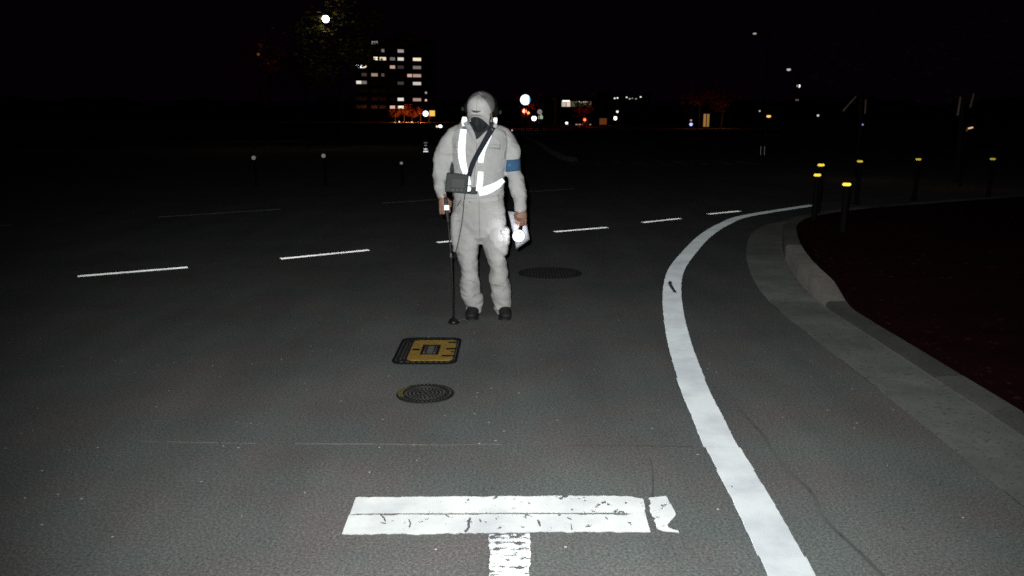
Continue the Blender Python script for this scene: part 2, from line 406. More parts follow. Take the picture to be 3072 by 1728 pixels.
# dashed lane line and the far edge line, both running along the cross road
dd = Vector((.87, .49, 0)).normalized(); dn = Vector((-dd.y, dd.x, 0))
def dash(p, q, w, mat, lab, grp, nm='dash_mark'):
    a, b = Vector((*p, 0)), Vector((*q, 0)); d = (b - a).normalized(); nn = Vector((-d.y, d.x, 0)); L = (b - a).length
    n = max(4, int(L / .05)); Lf = [a + d * L * i / n + nn * w / 2 for i in range(n + 1)]; Rt = [a + d * L * i / n - nn * w / 2 for i in range(n + 1)]
    o = ribbon(nm, Lf, Rt, .004, mat, jag=.006); o['label'] = lab; o['category'] = 'road marking'; o['group'] = grp
gd = 'dashes of the broken lane line crossing the road'
ds = [((-4.18, 7.52), (-3.31, 7.99), 'white lane dash farthest left, nearest the left edge of the picture'),
      ((-2.5, 8.49), (-1.65, 9.07), 'white lane dash left of the standing worker, second from the left'),
      ((-.91, 9.64), (-.10, 10.18), 'white lane dash mostly hidden behind the legs of the worker'),
      ((.57, 10.57), (1.32, 11.0), 'white lane dash just right of the torch and the paper'),
      ((1.9, 11.53), (2.54, 12.0), 'short white lane dash left of where the curved line bends away'),
      ((3.10, 12.55), (3.72, 12.98), 'faint white lane dash meeting the far bend of the curved line')]
for p, q, l in ds: dash(p, q, .085, M['paint_dash'], l, gd)
gf = 'faint lengths of the far thin line'
for p, q, l in [((-7.6, 10.95), (-7.1, 11.24), 'faint thin line length cut by the left edge of the picture'),
                ((-5.42, 12.17), (-3.84, 13.25), 'faint thin line length beyond the two left lane dashes'),
                ((-2.31, 14.2), (-1.2, 14.95), 'faint thin line length just left of the worker behind his hand'),
                ((.09, 16.25), (1.32, 17.1), 'faint thin line length behind and right of the worker')]:
    dash(p, q, .06, M['paint_old'], l, gf, 'thin_line')

# pavement joint and sealed crack
def thin(name, pts, w, mat, lab, z=.0032):
    C = smooth_curve([(*p, 0) for p in pts], .05); Lf = []; Rt = []
    for i, p in enumerate(C):
        t = (C[min(i + 1, len(C) - 1)] - C[max(i - 1, 0)]).normalized(); nn = Vector((t.y, -t.x, 0))
        ww = w * (.6 + .9 * abs(noise.noise(Vector((i * .37, 2, 0)))))
        q = p + nn * .012 * noise.noise(Vector((i * .2, 8, 0)))
        Lf.append(q - nn * ww / 2); Rt.append(q + nn * ww / 2)
    o = ribbon(name, Lf, Rt, z, mat); o['kind'] = 'structure'; return o
thin('paving_joint', [(-1.75, 3.53), (-1.45, 3.515), (-1.2, 3.505)], .0035, M['joint'], '')
thin('paving_joint', [(-1.02, 3.50), (-.7, 3.498), (-.35, 3.49), (-.05, 3.488)], .0035, M['joint'], '')
thin('paving_joint', [(.25, 3.482), (.5, 3.478), (.84, 3.47)], .004, M['seal'], '')
thin('crack', [(1.19, 3.95), (1.21, 3.6), (1.195, 3.36), (1.215, 3.0), (1.20, 2.75), (1.24, 2.4)], .022, M['seal'], '')
thin('crack', [(.62, 3.35), (.60, 3.15), (.565, 2.96)], .010, M['seal'], '')
def ragged(pts, w, z=.0062):
    P = resample([(*p, 0) for p in pts], max(8, int(sum((Vector(b) - Vector(a)).length for a, b in zip(pts, pts[1:])) / .006)))
    Lf = []; Rt = []
    for k, p in enumerate(P):
        t = (P[min(k + 1, len(P) - 1)] - P[max(k - 1, 0)]).normalized(); nn = Vector((t.y, -t.x, 0)); e = min(1, k / 2, (len(P) - 1 - k) / 2) + .05
        a_ = w * e * (.45 + .9 * abs(noise.noise(Vector((k * .5, p.x * 40, 1))))); b_ = w * e * (.45 + .9 * abs(noise.noise(Vector((k * .6, p.x * 30, 5)))))
        o_ = nn * w * .7 * noise.noise(Vector((k * .35, p.y * 9, 3))); Lf.append(p - nn * a_ + o_); Rt.append(p + nn * b_ + o_)
    o = ribbon('crack', Lf, Rt, z, M['asphalt']); o['kind'] = 'structure'
ragged([gnd(1936, 1486), gnd(1944, 1512), gnd(1941, 1538), gnd(1956, 1560), gnd(1960, 1606)], .011)
ragged([gnd(1140, 1546), gnd(1152, 1556), gnd(1158, 1570)], .004); ragged([gnd(1142, 1572), gnd(1160, 1574)], .003)
ragged([gnd(1225, 1560), gnd(1232, 1574), gnd(1228, 1588)], .0035); ragged([gnd(1335, 1546), gnd(1350, 1556)], .003)
ragged([gnd(1410, 1555), gnd(1406, 1580), gnd(1396, 1602)], .007); ragged([gnd(1438, 1560), gnd(1444, 1570)], .004)
ragged([gnd(1060, 1546), gnd(1200, 1545), gnd(1340, 1546), gnd(1500, 1544), gnd(1700, 1544), gnd(1880, 1543)], .0028)
ragged([gnd(1700, 1556), gnd(1716, 1562)], .004); ragged([gnd(1712, 1575), gnd(1716, 1596)], .003); ragged([gnd(1612, 1562), gnd(1622, 1584)], .005); ragged([gnd(1815, 1554), gnd(1824, 1562)], .004)
ragged([gnd(1850, 1543), gnd(1862, 1536), gnd(1876, 1544)], .005); ragged([gnd(2008, 845), gnd(2014, 862), gnd(2026, 880)], .02)

# ------------------------------------------------------------------ gutter and kerb stones along three curves
A = [(1.93, 1.4), (1.97, 2.1), (2.01, 2.88), (2.03, 3.25), (2.05, 3.78), (2.07, 4.52), (2.09, 5.21), (2.10, 5.75), (2.13, 6.39), (2.24, 7.19), (2.50, 8.35), (2.84, 9.51), (3.2, 10.5), (3.75, 11.4), (4.9, 12.4), (6.5, 13.3), (9, 14.6)]
A = smooth_curve([(x, y, 0) for x, y in A], .006)
def off(C, d):
    o = []
    for i, p in enumerate(C):
        t = (C[min(i + 9, len(C) - 1)] - C[max(i - 9, 0)]).normalized(); o.append(p + Vector((t.y, -t.x, 0)) * d)
    return o
S = [0]
for a, b in zip(A, A[1:]): S.append(S[-1] + (b - a).length)
B = off(A, .40); C = off(A, .555)
s0 = S[min(range(len(A)), key=lambda i: abs(A[i].y - 6.0))]
def hgt(s):      # dropped kerb near the camera, ramp stone, then full height
    t = min(1, max(0, (s - s0) / .75)); return .025 + .135 * t * t * (3 - 2 * t)
def idx(s): return min(range(len(S)), key=lambda i: abs(S[i] - s))
def stones(name, lab_parent, In, Out, s0, s1, L, top_in, top_out, mat, parent, gap=.004, dz=.004):
    s = s0; n = 0
    while s < s1 - .05:
        e = min(s + L, s1); ids = [idx(s + gap), *[idx(s + (e - s) * k / 5) for k in range(1, 5)], idx(e - gap)]
        bm = bmesh.new(); rows = []; j = random.uniform(-dz, dz) * .5
        for k, i in enumerate(ids):
            ti, to = top_in(S[i]) + j, top_out(S[i]) + j; p, q = In[i], Out[i]
            d = (q - p).normalized(); ch = min(.02, abs(ti) * .4 + .001)
            rows.append([bm.verts.new((p.x, p.y, -.05)), bm.verts.new((p.x, p.y, ti - ch)), bm.verts.new((p.x + d.x * ch, p.y + d.y * ch, ti)),
                         bm.verts.new((q.x, q.y, to)), bm.verts.new((q.x, q.y, -.05))])
        for a_, b_ in zip(rows, rows[1:]):
            for k in range(5): bm.faces.new((a_[k], a_[(k + 1) % 5], b_[(k + 1) % 5], b_[k]))
        bm.faces.new(rows[0]); bm.faces.new(rows[-1][::-1])
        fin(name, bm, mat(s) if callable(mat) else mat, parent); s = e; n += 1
kb = bpy.data.objects.new('kerb', None); COL.objects.link(kb); kb['kind'] = 'structure'
gt = bpy.data.objects.new('gutter', None); COL.objects.link(gt); gt['kind'] = 'structure'
sj = S[min(range(len(A)), key=lambda i: abs(A[i].y - 4.45))]
stones('gutter_slab', '', A, off(A, .396), sj - 3 * 2.0 if sj > 6 else 0.02, sj, 2.0, lambda s: .011, lambda s: .009, M['gutter'], gt, dz=.001, gap=.007)
stones('gutter_slab', '', A, off(A, .396), sj, S[-1], 2.0, lambda s: .011, lambda s: .009, M['gutter'], gt, dz=.001, gap=.007)
stones('kerb_stone', '', B, C, .05, S[-1], .6, lambda s: hgt(s), lambda s: hgt(s) + .005, lambda s: M['kerb'] if hgt(s) > .04 and s < s0 + 2.1 else M['kerb_dark'], kb, gap=.007)
ribbon('joint_shade_sheet', A, C, .0045, M['joint_shade'], parent=gt)  # near-black sheet paints the shade of deep gaps between the stones
ribbon('gutter_edge', off(A, .385), off(A, .400), .0125, M['kerb_highlight'], jag=.004, parent=gt)  # lighter strip paints a highlight where gutter meets kerb

# planting bed behind the kerb, with dead leaves
bm = bmesh.new(); rows = []
for i in range(0, len(A), 20):
    q = C[i]; t = (A[min(i + 9, len(A) - 1)] - A[max(i - 9, 0)]).normalized(); nn = Vector((1, -.25, 0)).normalized()
    row = []
    for k, d in enumerate((.003, .3, .8, 1.6, 3, 6, 12, 30)):
        p = q + nn * d
        row.append(bm.verts.new((p.x, p.y, hgt(S[i]) - .012 + (.05 * noise.noise(p * .8) + .02 * noise.noise(p * 5) if k else 0) + min(.06, d * .06))))
    rows.append(row)
for a_, b_ in zip(rows, rows[1:]):
    for k in range(len(a_) - 1): bm.faces.new((a_[k], a_[k + 1], b_[k + 1], b_[k]))
bed = fin('planting_bed', bm, M['soil'], smooth=True, kind='structure')
dgb = BVHTree.FromObject(bed, bpy.context.evaluated_depsgraph_get())
bm = bmesh.new()
for k in range(3200):
    i = random.randrange(0, len(A) * 3 // 4); d = .08 + random.random() ** 1.7 * 7
    p = C[i] + Vector((1, -.25, 0)).normalized() * d
    h = dgb.ray_cast(Vector((p.x, p.y, 2)), Vector((0, 0, -1)))[0]
    if h is None: continue
    s = random.uniform(.010, .030); Rm = Matrix.Translation(h + Vector((0, 0, .012))) @ Matrix.Rotation(random.uniform(0, 6.28), 4, 'Z') @ Matrix.Rotation(random.uniform(-.7, .7), 4, 'X')
    vv = [bm.verts.new(Rm @ Vector(c)) for c in ((-s, 0, 0), (-s * .2, -s * .5, .004), (s, 0, 0), (-s * .2, s * .5, .004))]; bm.faces.new(vv)
fin('fallen_leaves', bm, M['leaf_dead'], kind='stuff', label='dark red fallen leaves lying on the planting bed behind the kerb', category='leaves')

# ------------------------------------------------------------------ manhole covers
def disc_pos(u, v): g = gnd(u, v); return Vector((g.x, g.y, 0))
c = disc_pos(1276, 1182)
mh = thing('manhole_cover', 'small round iron cover with a yellow patch on its rim, nearest the camera', 'manhole cover', loc=c)
bm = bmesh.new(); lathe(bm, (0, 0, 0), [(.118, .001), (.118, .007), (.127, .008), (.150, .008), (.158, .006), (.160, .001)], 48); fin('rim', bm, M['iron'], mh)
bm = bmesh.new()
seg = 10
for r0, r1, z in ((.125, .152, .0105),):
    vs_ = [[bm.verts.new((r * math.cos(R(140 + 8 * k)), r * math.sin(R(140 + 8 * k)), z)) for k in range(seg)] for r in (r0, r1)]
    for k in range(seg - 1): bm.faces.new((vs_[0][k], vs_[0][k + 1], vs_[1][k + 1], vs_[1][k]))
fin('rim_patch', bm, M['ochre_old'], mh)
bm = bmesh.new(); lathe(bm, (0, 0, 0), [(0, .005), (.112, .005), (.114, .003), (.114, .001)], 48); fin('lid', bm, M['iron'], mh)
bm = bmesh.new(); n = 0
for rr, cnt in ((.02, 6), (.042, 12), (.064, 18), (.086, 26), (.104, 32)):
    for k in range(cnt):
        a_ = 2 * math.pi * (k + .3) / cnt; box(bm, (rr * math.cos(a_), rr * math.sin(a_), .0065), (.007, .010, .005), Matrix.Rotation(a_, 4, 'Z'))
for k in range(40):
    a_ = 2 * math.pi * k / 40; box(bm, (.139 * math.cos(a_), .139 * math.sin(a_), .0085), (.009, .009, .004), Matrix.Rotation(a_, 4, 'Z'))
fin('raised_studs', bm, M['iron_light'], mh, kind='stuff')

c = Vector((-.55, 5.03, 0))
mh = thing('handhole_cover', 'rectangular cover with rounded corners painted ochre, in front of the worker', 'manhole cover', loc=c)
def rrect(w, d, r, n=5):
    out = []
    for cx, cy, a0 in ((w / 2 - r, d / 2 - r, 0), (-w / 2 + r, d / 2 - r, 90), (-w / 2 + r, -d / 2 + r, 180), (w / 2 - r, -d / 2 + r, 270)):
        for k in range(n + 1): a_ = R(a0 + 90 * k / n); out.append((cx + r * math.cos(a_), cy + r * math.sin(a_)))
    return out
def ring(bm, o_, i_, z0, z1, mi=0):
    a_ = [bm.verts.new((*p, z0)) for p in o_]; b_ = [bm.verts.new((*p, z1)) for p in o_]; c_ = [bm.verts.new((*p, z1)) for p in i_]; d_ = [bm.verts.new((*p, z0)) for p in i_]; n = len(o_)
    for k in range(n):
        k2 = (k + 1) % n
        for x, y in ((a_, b_), (b_, c_), (c_, d_)): bm.faces.new((x[k], x[k2], y[k2], y[k])).material_index = mi
def slab(bm, o_, z0, z1, mi=0):
    a_ = [bm.verts.new((*p, z0)) for p in o_]; b_ = [bm.verts.new((*p, z1)) for p in o_]; n = len(o_)
    for k in range(n): bm.faces.new((a_[k], a_[(k + 1) % n], b_[(k + 1) % n], b_[k])).material_index = mi
    bm.faces.new(b_).material_index = mi
bm = bmesh.new(); ring(bm, rrect(.41, .60, .07), rrect(.375, .56, .06), .001, .007); fin('frame', bm, M['iron_rim'], mh)
bm = bmesh.new(); slab(bm, rrect(.366, .55, .055), .001, .0042); fin('lid', bm, M['iron'], mh)
bm = bmesh.new(); ring(bm, [(x + .03, y) for x, y in rrect(.29, .46, .04)], [(x + .015, y) for x, y in rrect(.12, .22, .008)], .0042, .0075); fin('painted_panel', bm, M['ochre'], mh)
bm = bmesh.new()
for x, y, w, d in ((-.08, .0, .05, .035), (.15, .02, .07, .03), (.15, .17, .06, .03), (.14, -.14, .08, .03), (.165, -.05, .03, .02)):
    box(bm, (x, y, .0080), (w, d, .003))
fin('lift_slots', bm, M['iron_rim'], mh, kind='stuff')
bm = bmesh.new(); ring(bm, [(x + .015, y) for x, y in rrect(.118, .218, .01)], [(x + .015, y) for x, y in rrect(.10, .20, .008)], .004, .010); fin('handle_frame', bm, M['iron_rim'], mh)
for x in (-.020, .048):
    bm = bmesh.new(); tube(bm, [(x, -.085, .012), (x, .085, .012)], [.009, .009], 8); fin('handle_bar', bm, M['iron_light'], mh, True)
bm = bmesh.new()
for k in range(7): box(bm, (.015, -.075 + k * .025, .008), (.04, .010, .004))
fin('handle_ribs', bm, M['iron_light'], mh, kind='stuff')
for sx, sy, w, d in ((-.155, 0, .012, .40), (-.135, 0, .008, .36)):
    bm = bmesh.new(); box(bm, (sx, sy, .0055), (w, d, .003)); fin('lid_rib', bm, M['iron_light'], mh)
for k in range(9):
    bm = bmesh.new(); box(bm, (-.14 + k * .036, -.255, .0055), (.02, .018, .003)); fin('lid_stud', bm, M['iron_light'], mh)
c = disc_pos(1650, 820)
mh = thing('manhole_cover', 'large dark round iron cover behind and right of the worker', 'manhole cover', loc=c)
bm = bmesh.new(); lathe(bm, (0, 0, 0), [(.285, .001), (.285, .006), (.31, .006), (.315, .001)], 48); fin('rim', bm, M['iron_far'], mh)
bm = bmesh.new(); lathe(bm, (0, 0, 0), [(0, .006), (.278, .006), (.28, .001)], 48); fin('lid', bm, M['iron_far'], mh)
bm = bmesh.new()
for ix in range(-8, 9):
    for iy in range(-8, 9):
        if (ix * .03) ** 2 + (iy * .03) ** 2 < .255 ** 2: box(bm, (ix * .03, iy * .03, .0065), (.014, .014, .002))
fin('raised_studs', bm, M['iron_far'], mh, kind='stuff')

# ------------------------------------------------------------------ the worker
PX = .00252
def sec(v, uL, uR, Y, dep):
    c = at((uL + uR) / 2, v, Y); return c, ((uR - uL) / 2 * mpp(Y, c.z), dep)
def sweep(bm, rows, seg=20, caps=True, e1=1.0):
    S_ = [sec(*r) for r in rows]; tube(bm, [s[0] for s in S_], [s[1] for s in S_], seg, caps=caps, e1=e1)
def wrinkle(me, amp, sx, sz, seed, extra=None):
    me.update()
    nr = [v.normal.copy() for v in me.vertices]
    for v, n_ in zip(me.vertices, nr):
        p = v.co; w = noise.noise(Vector((p.x * sx + seed, p.y * sx, p.z * sz))) + .5 * noise.noise(Vector((p.x * sx * 2.2, p.y * sx * 2 + seed, p.z * sz * 2.1 + p.x * 9)))
        w = 1 - 2 * abs(w) if True else w
        a = amp * (extra(p) if extra else 1)
        v.co = p + n_ * (a * (w - .5))
person = thing('person', 'person in pale work clothes and cap looking down, with reflective straps and blue armband', 'person')

HC = at(1441, 331, 5.86)
HM = Matrix.Translation(HC) @ Matrix.Rotation(R(-13), 4, 'Z') @ Matrix.Rotation(R(26), 4, 'X') @ Matrix.Rotation(R(3), 4, 'Y')
bm = bmesh.new()
ellipsoid(bm, HM @ Matrix.Translation((0, .01, .01)), (.077, .098, .095))
ellipsoid(bm, HM @ Matrix.Translation((0, -.02, -.05)), (.060, .072, .075))
ellipsoid(bm, HM @ Matrix.Translation((0, -.050, -.105)), (.036, .036, .026))
tube(bm, [HM @ Vector((0, -.088, -.008)), HM @ Vector((0, -.108, -.045))], [.009, .016], 10)
tube(bm, [HM @ Vector((-.022, -.085, -.078)), HM @ Vector((.022, -.085, -.078))], [.008, .008], 8, ref=Vector((0, 0, 1)))
for s in (-1, 1):
    ellipsoid(bm, HM @ Matrix.Translation((s * .077, .005, -.03)), (.009, .02, .032), 12)
    ellipsoid(bm, HM @ Matrix.Translation((s * .032, -.078, .012)), (.022, .012, .007), 12)
tube(bm, [at(1441, 352, 5.92), at(1440, 385, 5.99), at(1438, 420, 6.02)], [(.055, .06), (.058, .06), (.07, .06)])
sweep(bm, [(372, 1395, 1482, 5.99, .08), (410, 1362, 1515, 6.0, .09), (480, 1372, 1500, 6.0, .10), (580, 1378, 1496, 6.03, .09), (630, 1376, 1498, 6.04, .09), (670, 1390, 1490, 6.05, .08)], e1=.2)
sweep(bm, [(655, 1384, 1428, 6.05, .07), (700, 1382, 1428, 6.04, .07), (820, 1392, 1428, 6.02, .055), (930, 1405, 1438, 6.04, .04)], 14)
sweep(bm, [(655, 1452, 1494, 6.05, .07), (700, 1454, 1498, 6.03, .07), (820, 1475, 1512, 6.01, .055), (930, 1492, 1522, 6.03, .04)], 14)
LA = [(393, 1378, 5.99, 20), (403, 1361, 6.0, 23), (422, 1349, 6.01, 25), (455, 1335, 6.01, 27), (483, 1328, 6.01, 29.5), (516, 1325, 6.0, 27), (544, 1319, 5.96, 20), (571, 1321, 5.91, 16), (590, 1327, 5.87, 13)]
RA = [(393, 1490, 5.99, 20), (403, 1507, 6.0, 23), (420, 1520, 6.01, 25), (455, 1538, 6.01, 24.5), (480, 1536, 6.01, 22.5), (506, 1538, 6.01, 21.5), (530, 1545, 6.0, 25), (558, 1551, 5.98, 23), (590, 1560, 5.95, 22), (622, 1561, 5.91, 19)]
for arm in (LA, RA): tube(bm, [at(u, v, y) for v, u, y, w in arm], [w * .55 * PX for v, u, y, w in arm], 14)
def hand(bm, W_, side, tilt):
    Mh = Matrix.Translation(W_) @ Matrix.Rotation(tilt, 4, 'Y')
    tube(bm, [Mh @ Vector((0, 0, .01)), Mh @ Vector((0, 0, -.03)), Mh @ Vector((0, -.004, -.085))], [(.026, .020), (.038, .020), (.042, .017)], 14)
    for k, (x, L_) in enumerate(((-.032, .9), (-.011, 1.05), (.011, 1.0), (.032, .82))):
        r = .0095 - .0006 * abs(k - 1)
        tube(bm, [Mh @ Vector((x, -.002, -.078)), Mh @ Vector((x * 1.05, -.020 * L_, -.108 * (L_ * .15 + .87))), Mh @ Vector((x, -.052 * L_, -.112 * (L_ * .12 + .88))), Mh @ Vector((x * .95, -.062 * L_, -.082)), Mh @ Vector((x * .9, -.048, -.064))],
             [r * 1.1, r * 1.1, r, r * .92, r * .8], 8)
    tube(bm, [Mh @ Vector((side * .028, -.006, -.020)), Mh @ Vector((side * .050, -.024, -.042)), Mh @ Vector((side * .046, -.052, -.064)), Mh @ Vector((side * .030, -.074, -.078))], [.014, .0125, .011, .009], 8)
    return Mh
hand(bm, at(1329, 592, 5.86), 1, R(-8))
hand(bm, at(1566, 628, 5.90), -1, R(3))
me = fuse(bm, .0042, 3)
body = link('body', me, M['skin'], person, smooth=True)
for s in (-1, 1):
    bm = bmesh.new(); ellipsoid(bm, HM @ Matrix.Translation((s * .032, -.083, -.003)), (.012, .009, .007), 10); fin('eye', bm, M['eye'], person, True)
bm = bmesh.new()
ellipsoid(bm, HM @ Matrix.Translation((0, -.047, -.058)), (.063, .062, .062), 20); ellipsoid(bm, HM @ Matrix.Translation((0, -.052, -.105)), (.045, .045, .036), 16)
tube(bm, [HM @ Vector((0, -.100, -.005)), HM @ Vector((0, -.114, -.045)), HM @ Vector((0, -.095, -.10))], [.012, .026, .02], 10)
me = fuse(bm, .006, 4)
link('face_mask', me, M['mask'], person, smooth=True)
bm = bmesh.new(); ellipsoid(bm, HM @ Matrix.Translation((0, .030, -.020)), (.084, .092, .088), 24); ellipsoid(bm, HM @ Matrix.Translation((0, .045, -.075)), (.068, .062, .05), 20)
me = fuse(bm, .006, 3); link('hair', me, M['dark_cloth'], person, smooth=True)

# cap: crown of sewn panels, button, curved brim
CM = HM @ Matrix.Translation((.004, .012, .022))
def crown_pt(ph, th, lift=0.0):
    def sp(v, e): return math.copysign(abs(v) ** e, v)
    cp, sn = sp(math.cos(ph), .82), sp(math.sin(ph), .90)
    x = .100 * cp * sp(math.cos(th), .90); y = .118 * cp * sp(math.sin(th), .94); z = .100 * sn
    if y < 0: z += .016 * (-math.sin(th)) * math.cos(ph) * math.sin(max(0, ph) * 2)
    if x > 0: z -= .012 * math.cos(th) * math.sin(max(0, ph))            # the mesh side sags a little
    rr = 1 + lift + .014 * noise.noise(Vector((x * 14, y * 14, z * 14)))
    return CM @ Vector((x * rr, y * rr, z * (1 + lift)))
def crown_part(name, front, mat, lift, parent):
    bm = bmesh.new(); nseg = 72; nr = 22; G_ = {}
    def half(k): return R(16 + 46 * (1 - (k / nr)) ** .55)               # the arch of the foam front
    for i in range(nr + 1):
        ph = R(-8 + 97 * i / nr); hw = half(i)
        for k in range(nseg // 2 + 1):
            f = k / (nseg // 2)
            th = (-math.pi / 2 - hw) + 2 * hw * f if front else (-math.pi / 2 + hw) + (2 * math.pi - 2 * hw) * f
            G_[i, k] = bm.verts.new(crown_pt(ph, th, lift))
    for i in range(nr):
        for k in range(nseg // 2): bm.faces.new((G_[i, k], G_[i, k + 1], G_[i + 1, k + 1], G_[i + 1, k]))
    bmesh.ops.remove_doubles(bm, verts=bm.verts[:], dist=1e-5)
    shell(bm, .002); return fin(name, bm, mat, parent, True)
cap = crown_part('cap', False, M['cap_mesh'], 0.0, person)
crown_part('front_panel', True, M['cap'], .012, cap)
bm = bmesh.new(); g = 13; rows = []
for i in range(2 * g + 1):
    s = -1 + i / g; row = []
    for k in range(7):
        t = k / 6
        x = s * (.083 - .006 * t * t); y = -.108 * math.sqrt(max(0, 1 - (s * .80) ** 2)) - .006 - t * .052 * (1 - .45 * s * s)
        z = -.004 + t * .006 - (.012 + .088 * t) * abs(s) ** 2.3
        row.append(bm.verts.new(CM @ Vector((x, y, z))))
    rows.append(row)
for a_, b_ in zip(rows, rows[1:]):
    for k in range(6): bm.faces.new((a_[k], a_[k + 1], b_[k + 1], b_[k]))
shell(bm, .003)
fin('brim', bm, M['cap'], cap, True)
bm = bmesh.new(); ellipsoid(bm, CM @ Matrix.Translation((0, -.002, .110)), (.008, .008, .004), 10); fin('button', bm, M['seamthread'], cap, True)
def cap_pt(x, ph, lift=.0015):
    return crown_pt(ph, -math.pi / 2 + math.asin(max(-1, min(1, x / .098))), .022) + Vector((0, -lift, 0))
bm = bmesh.new(); tube(bm, [cap_pt(0, R(6 + 76 * k / 12), .000) for k in range(13)], [.0012] * 13, 6); fin('front_seam', bm, M['seamthread'], cap, True)
bm = bmesh.new(); vs_ = []
for k in range(13):
    x = -.036 + .058 * k / 12; w = .0085 * math.sin(math.pi * (k + .6) / 13.2) + .002; ph = R(5.5) + .10 * (k / 12 - .5) ** 2 * 2
    vs_.append((bm.verts.new(cap_pt(x, ph - w * 3, .004)), bm.verts.new(cap_pt(x, ph + w * 7, .004))))
for a_, b_ in zip(vs_, vs_[1:]): bm.faces.new((a_[0], b_[0], b_[1], a_[1]))
shell(bm, .001)
fin('brim_shade', bm, M['grey_plastic'], cap, True)  # dark crescent paints the shaded opening between crown and brim

# jacket
bm = bmesh.new()
sweep(bm, [(366, 1402, 1484, 5.985, .085), (376, 1380, 1502, 5.985, .10), (392, 1360, 1520, 5.99, .115), (420, 1352, 1528, 5.99, .125), (460, 1355, 1524, 6.0, .132), (510, 1358, 1515, 6.01, .135), (550, 1360, 1512, 6.01, .135), (575, 1358, 1512, 6.02, .138), (592, 1360, 1511, 6.03, .13)], 28, e1=.12)
for arm in (LA, RA):
    tube(bm, [at(u, v, y) for v, u, y, w in arm], [(w * PX, w * PX * .92) for v, u, y, w in arm], 18)
me = fuse(bm, .0075, 3)
def jw(p):
    return .55 + (1.0 if abs(p.x + .24) > .2 else .2) * (1.0 if p.z < 1.3 else .35)
wrinkle(me, .0060, 6, 9, 3.3, jw)
jacket = link('jacket', me, M['jacket'], person, smooth=True)
# trousers
bm = bmesh.new()
sweep(bm, [(578, 1368, 1508, 6.03, .125), (605, 1360, 1513, 6.03, .13), (640, 1357, 1516, 6.04, .135), (680, 1357, 1520, 6.04, .13), (708, 1359, 1522, 6.04, .11), (722, 1372, 1510, 6.04, .06)], 26, e1=.5)
sweep(bm, [(690, 1360, 1438, 6.03, .11), (735, 1362, 1436, 6.02, .105), (770, 1374, 1433, 6.01, .10), (818, 1384, 1434, 6.0, .092), (845, 1380, 1439, 5.99, .096), (885, 1382, 1440, 6.0, .092), (899, 1393, 1451, 6.01, .090), (915, 1399, 1449, 6.02, .078), (932, 1399, 1446, 6.02, .076)], 20, e1=.1)
sweep(bm, [(690, 1444, 1521, 6.03, .11), (735, 1448, 1522, 6.02, .105), (770, 1461, 1515, 6.01, .10), (803, 1470, 1522, 6.0, .094), (833, 1467, 1526, 5.99, .096), (867, 1470, 1532, 6.0, .092), (903, 1477, 1533, 6.01, .086), (920, 1481, 1532, 6.01, .078), (936, 1484, 1531, 6.02, .076)], 20, e1=.1)
# cargo pockets
sweep(bm, [(650, 1352, 1380, 6.0, .06), (700, 1351, 1380, 6.0, .065), (745, 1356, 1382, 6.0, .055)], 12)
sweep(bm, [(692, 1500, 1530, 5.99, .055), (730, 1500, 1529, 5.99, .055), (757, 1500, 1523, 5.99, .045)], 12)
me = fuse(bm, .0075, 2)
def tw(p):
    k = .55
    if p.z < .55: k = 1.0
    if p.z < .25: k = 1.5
    return k
wrinkle(me, .0075, 5.0, 12, 8.1, tw)
trousers = link('trousers', me, M['trousers'], person, smooth=True)
# shoes
for (uL, uR, v, Y) in ((1399, 1449, 937, 6.02), (1486, 1534, 937, 6.02)):
    c = at((uL + uR) / 2, v, Y); bm = bmesh.new(); x = c.x; s = -1 if uL < 1450 else 1
    tube(bm, [(x, 6.10, .045), (x + s * .004, 6.02, .050), (x + s * .014, 5.93, .042), (x + s * .022, 5.86, .030)], [(.042, .045), (.045, .048), (.050, .040), (.044, .028)], 16)
    me = fuse(bm, .006, 3); sh = link('shoe', me, M['shoe'], person, smooth=True)
    bm = bmesh.new(); o_ = [(x + s * .012 + px_ * 1.0, 5.97 + py_) for px_, py_ in rrect(.096, .29, .045)]; slab(bm, o_, .0, .016); fin('sole', bm, M['shoe'], sh)

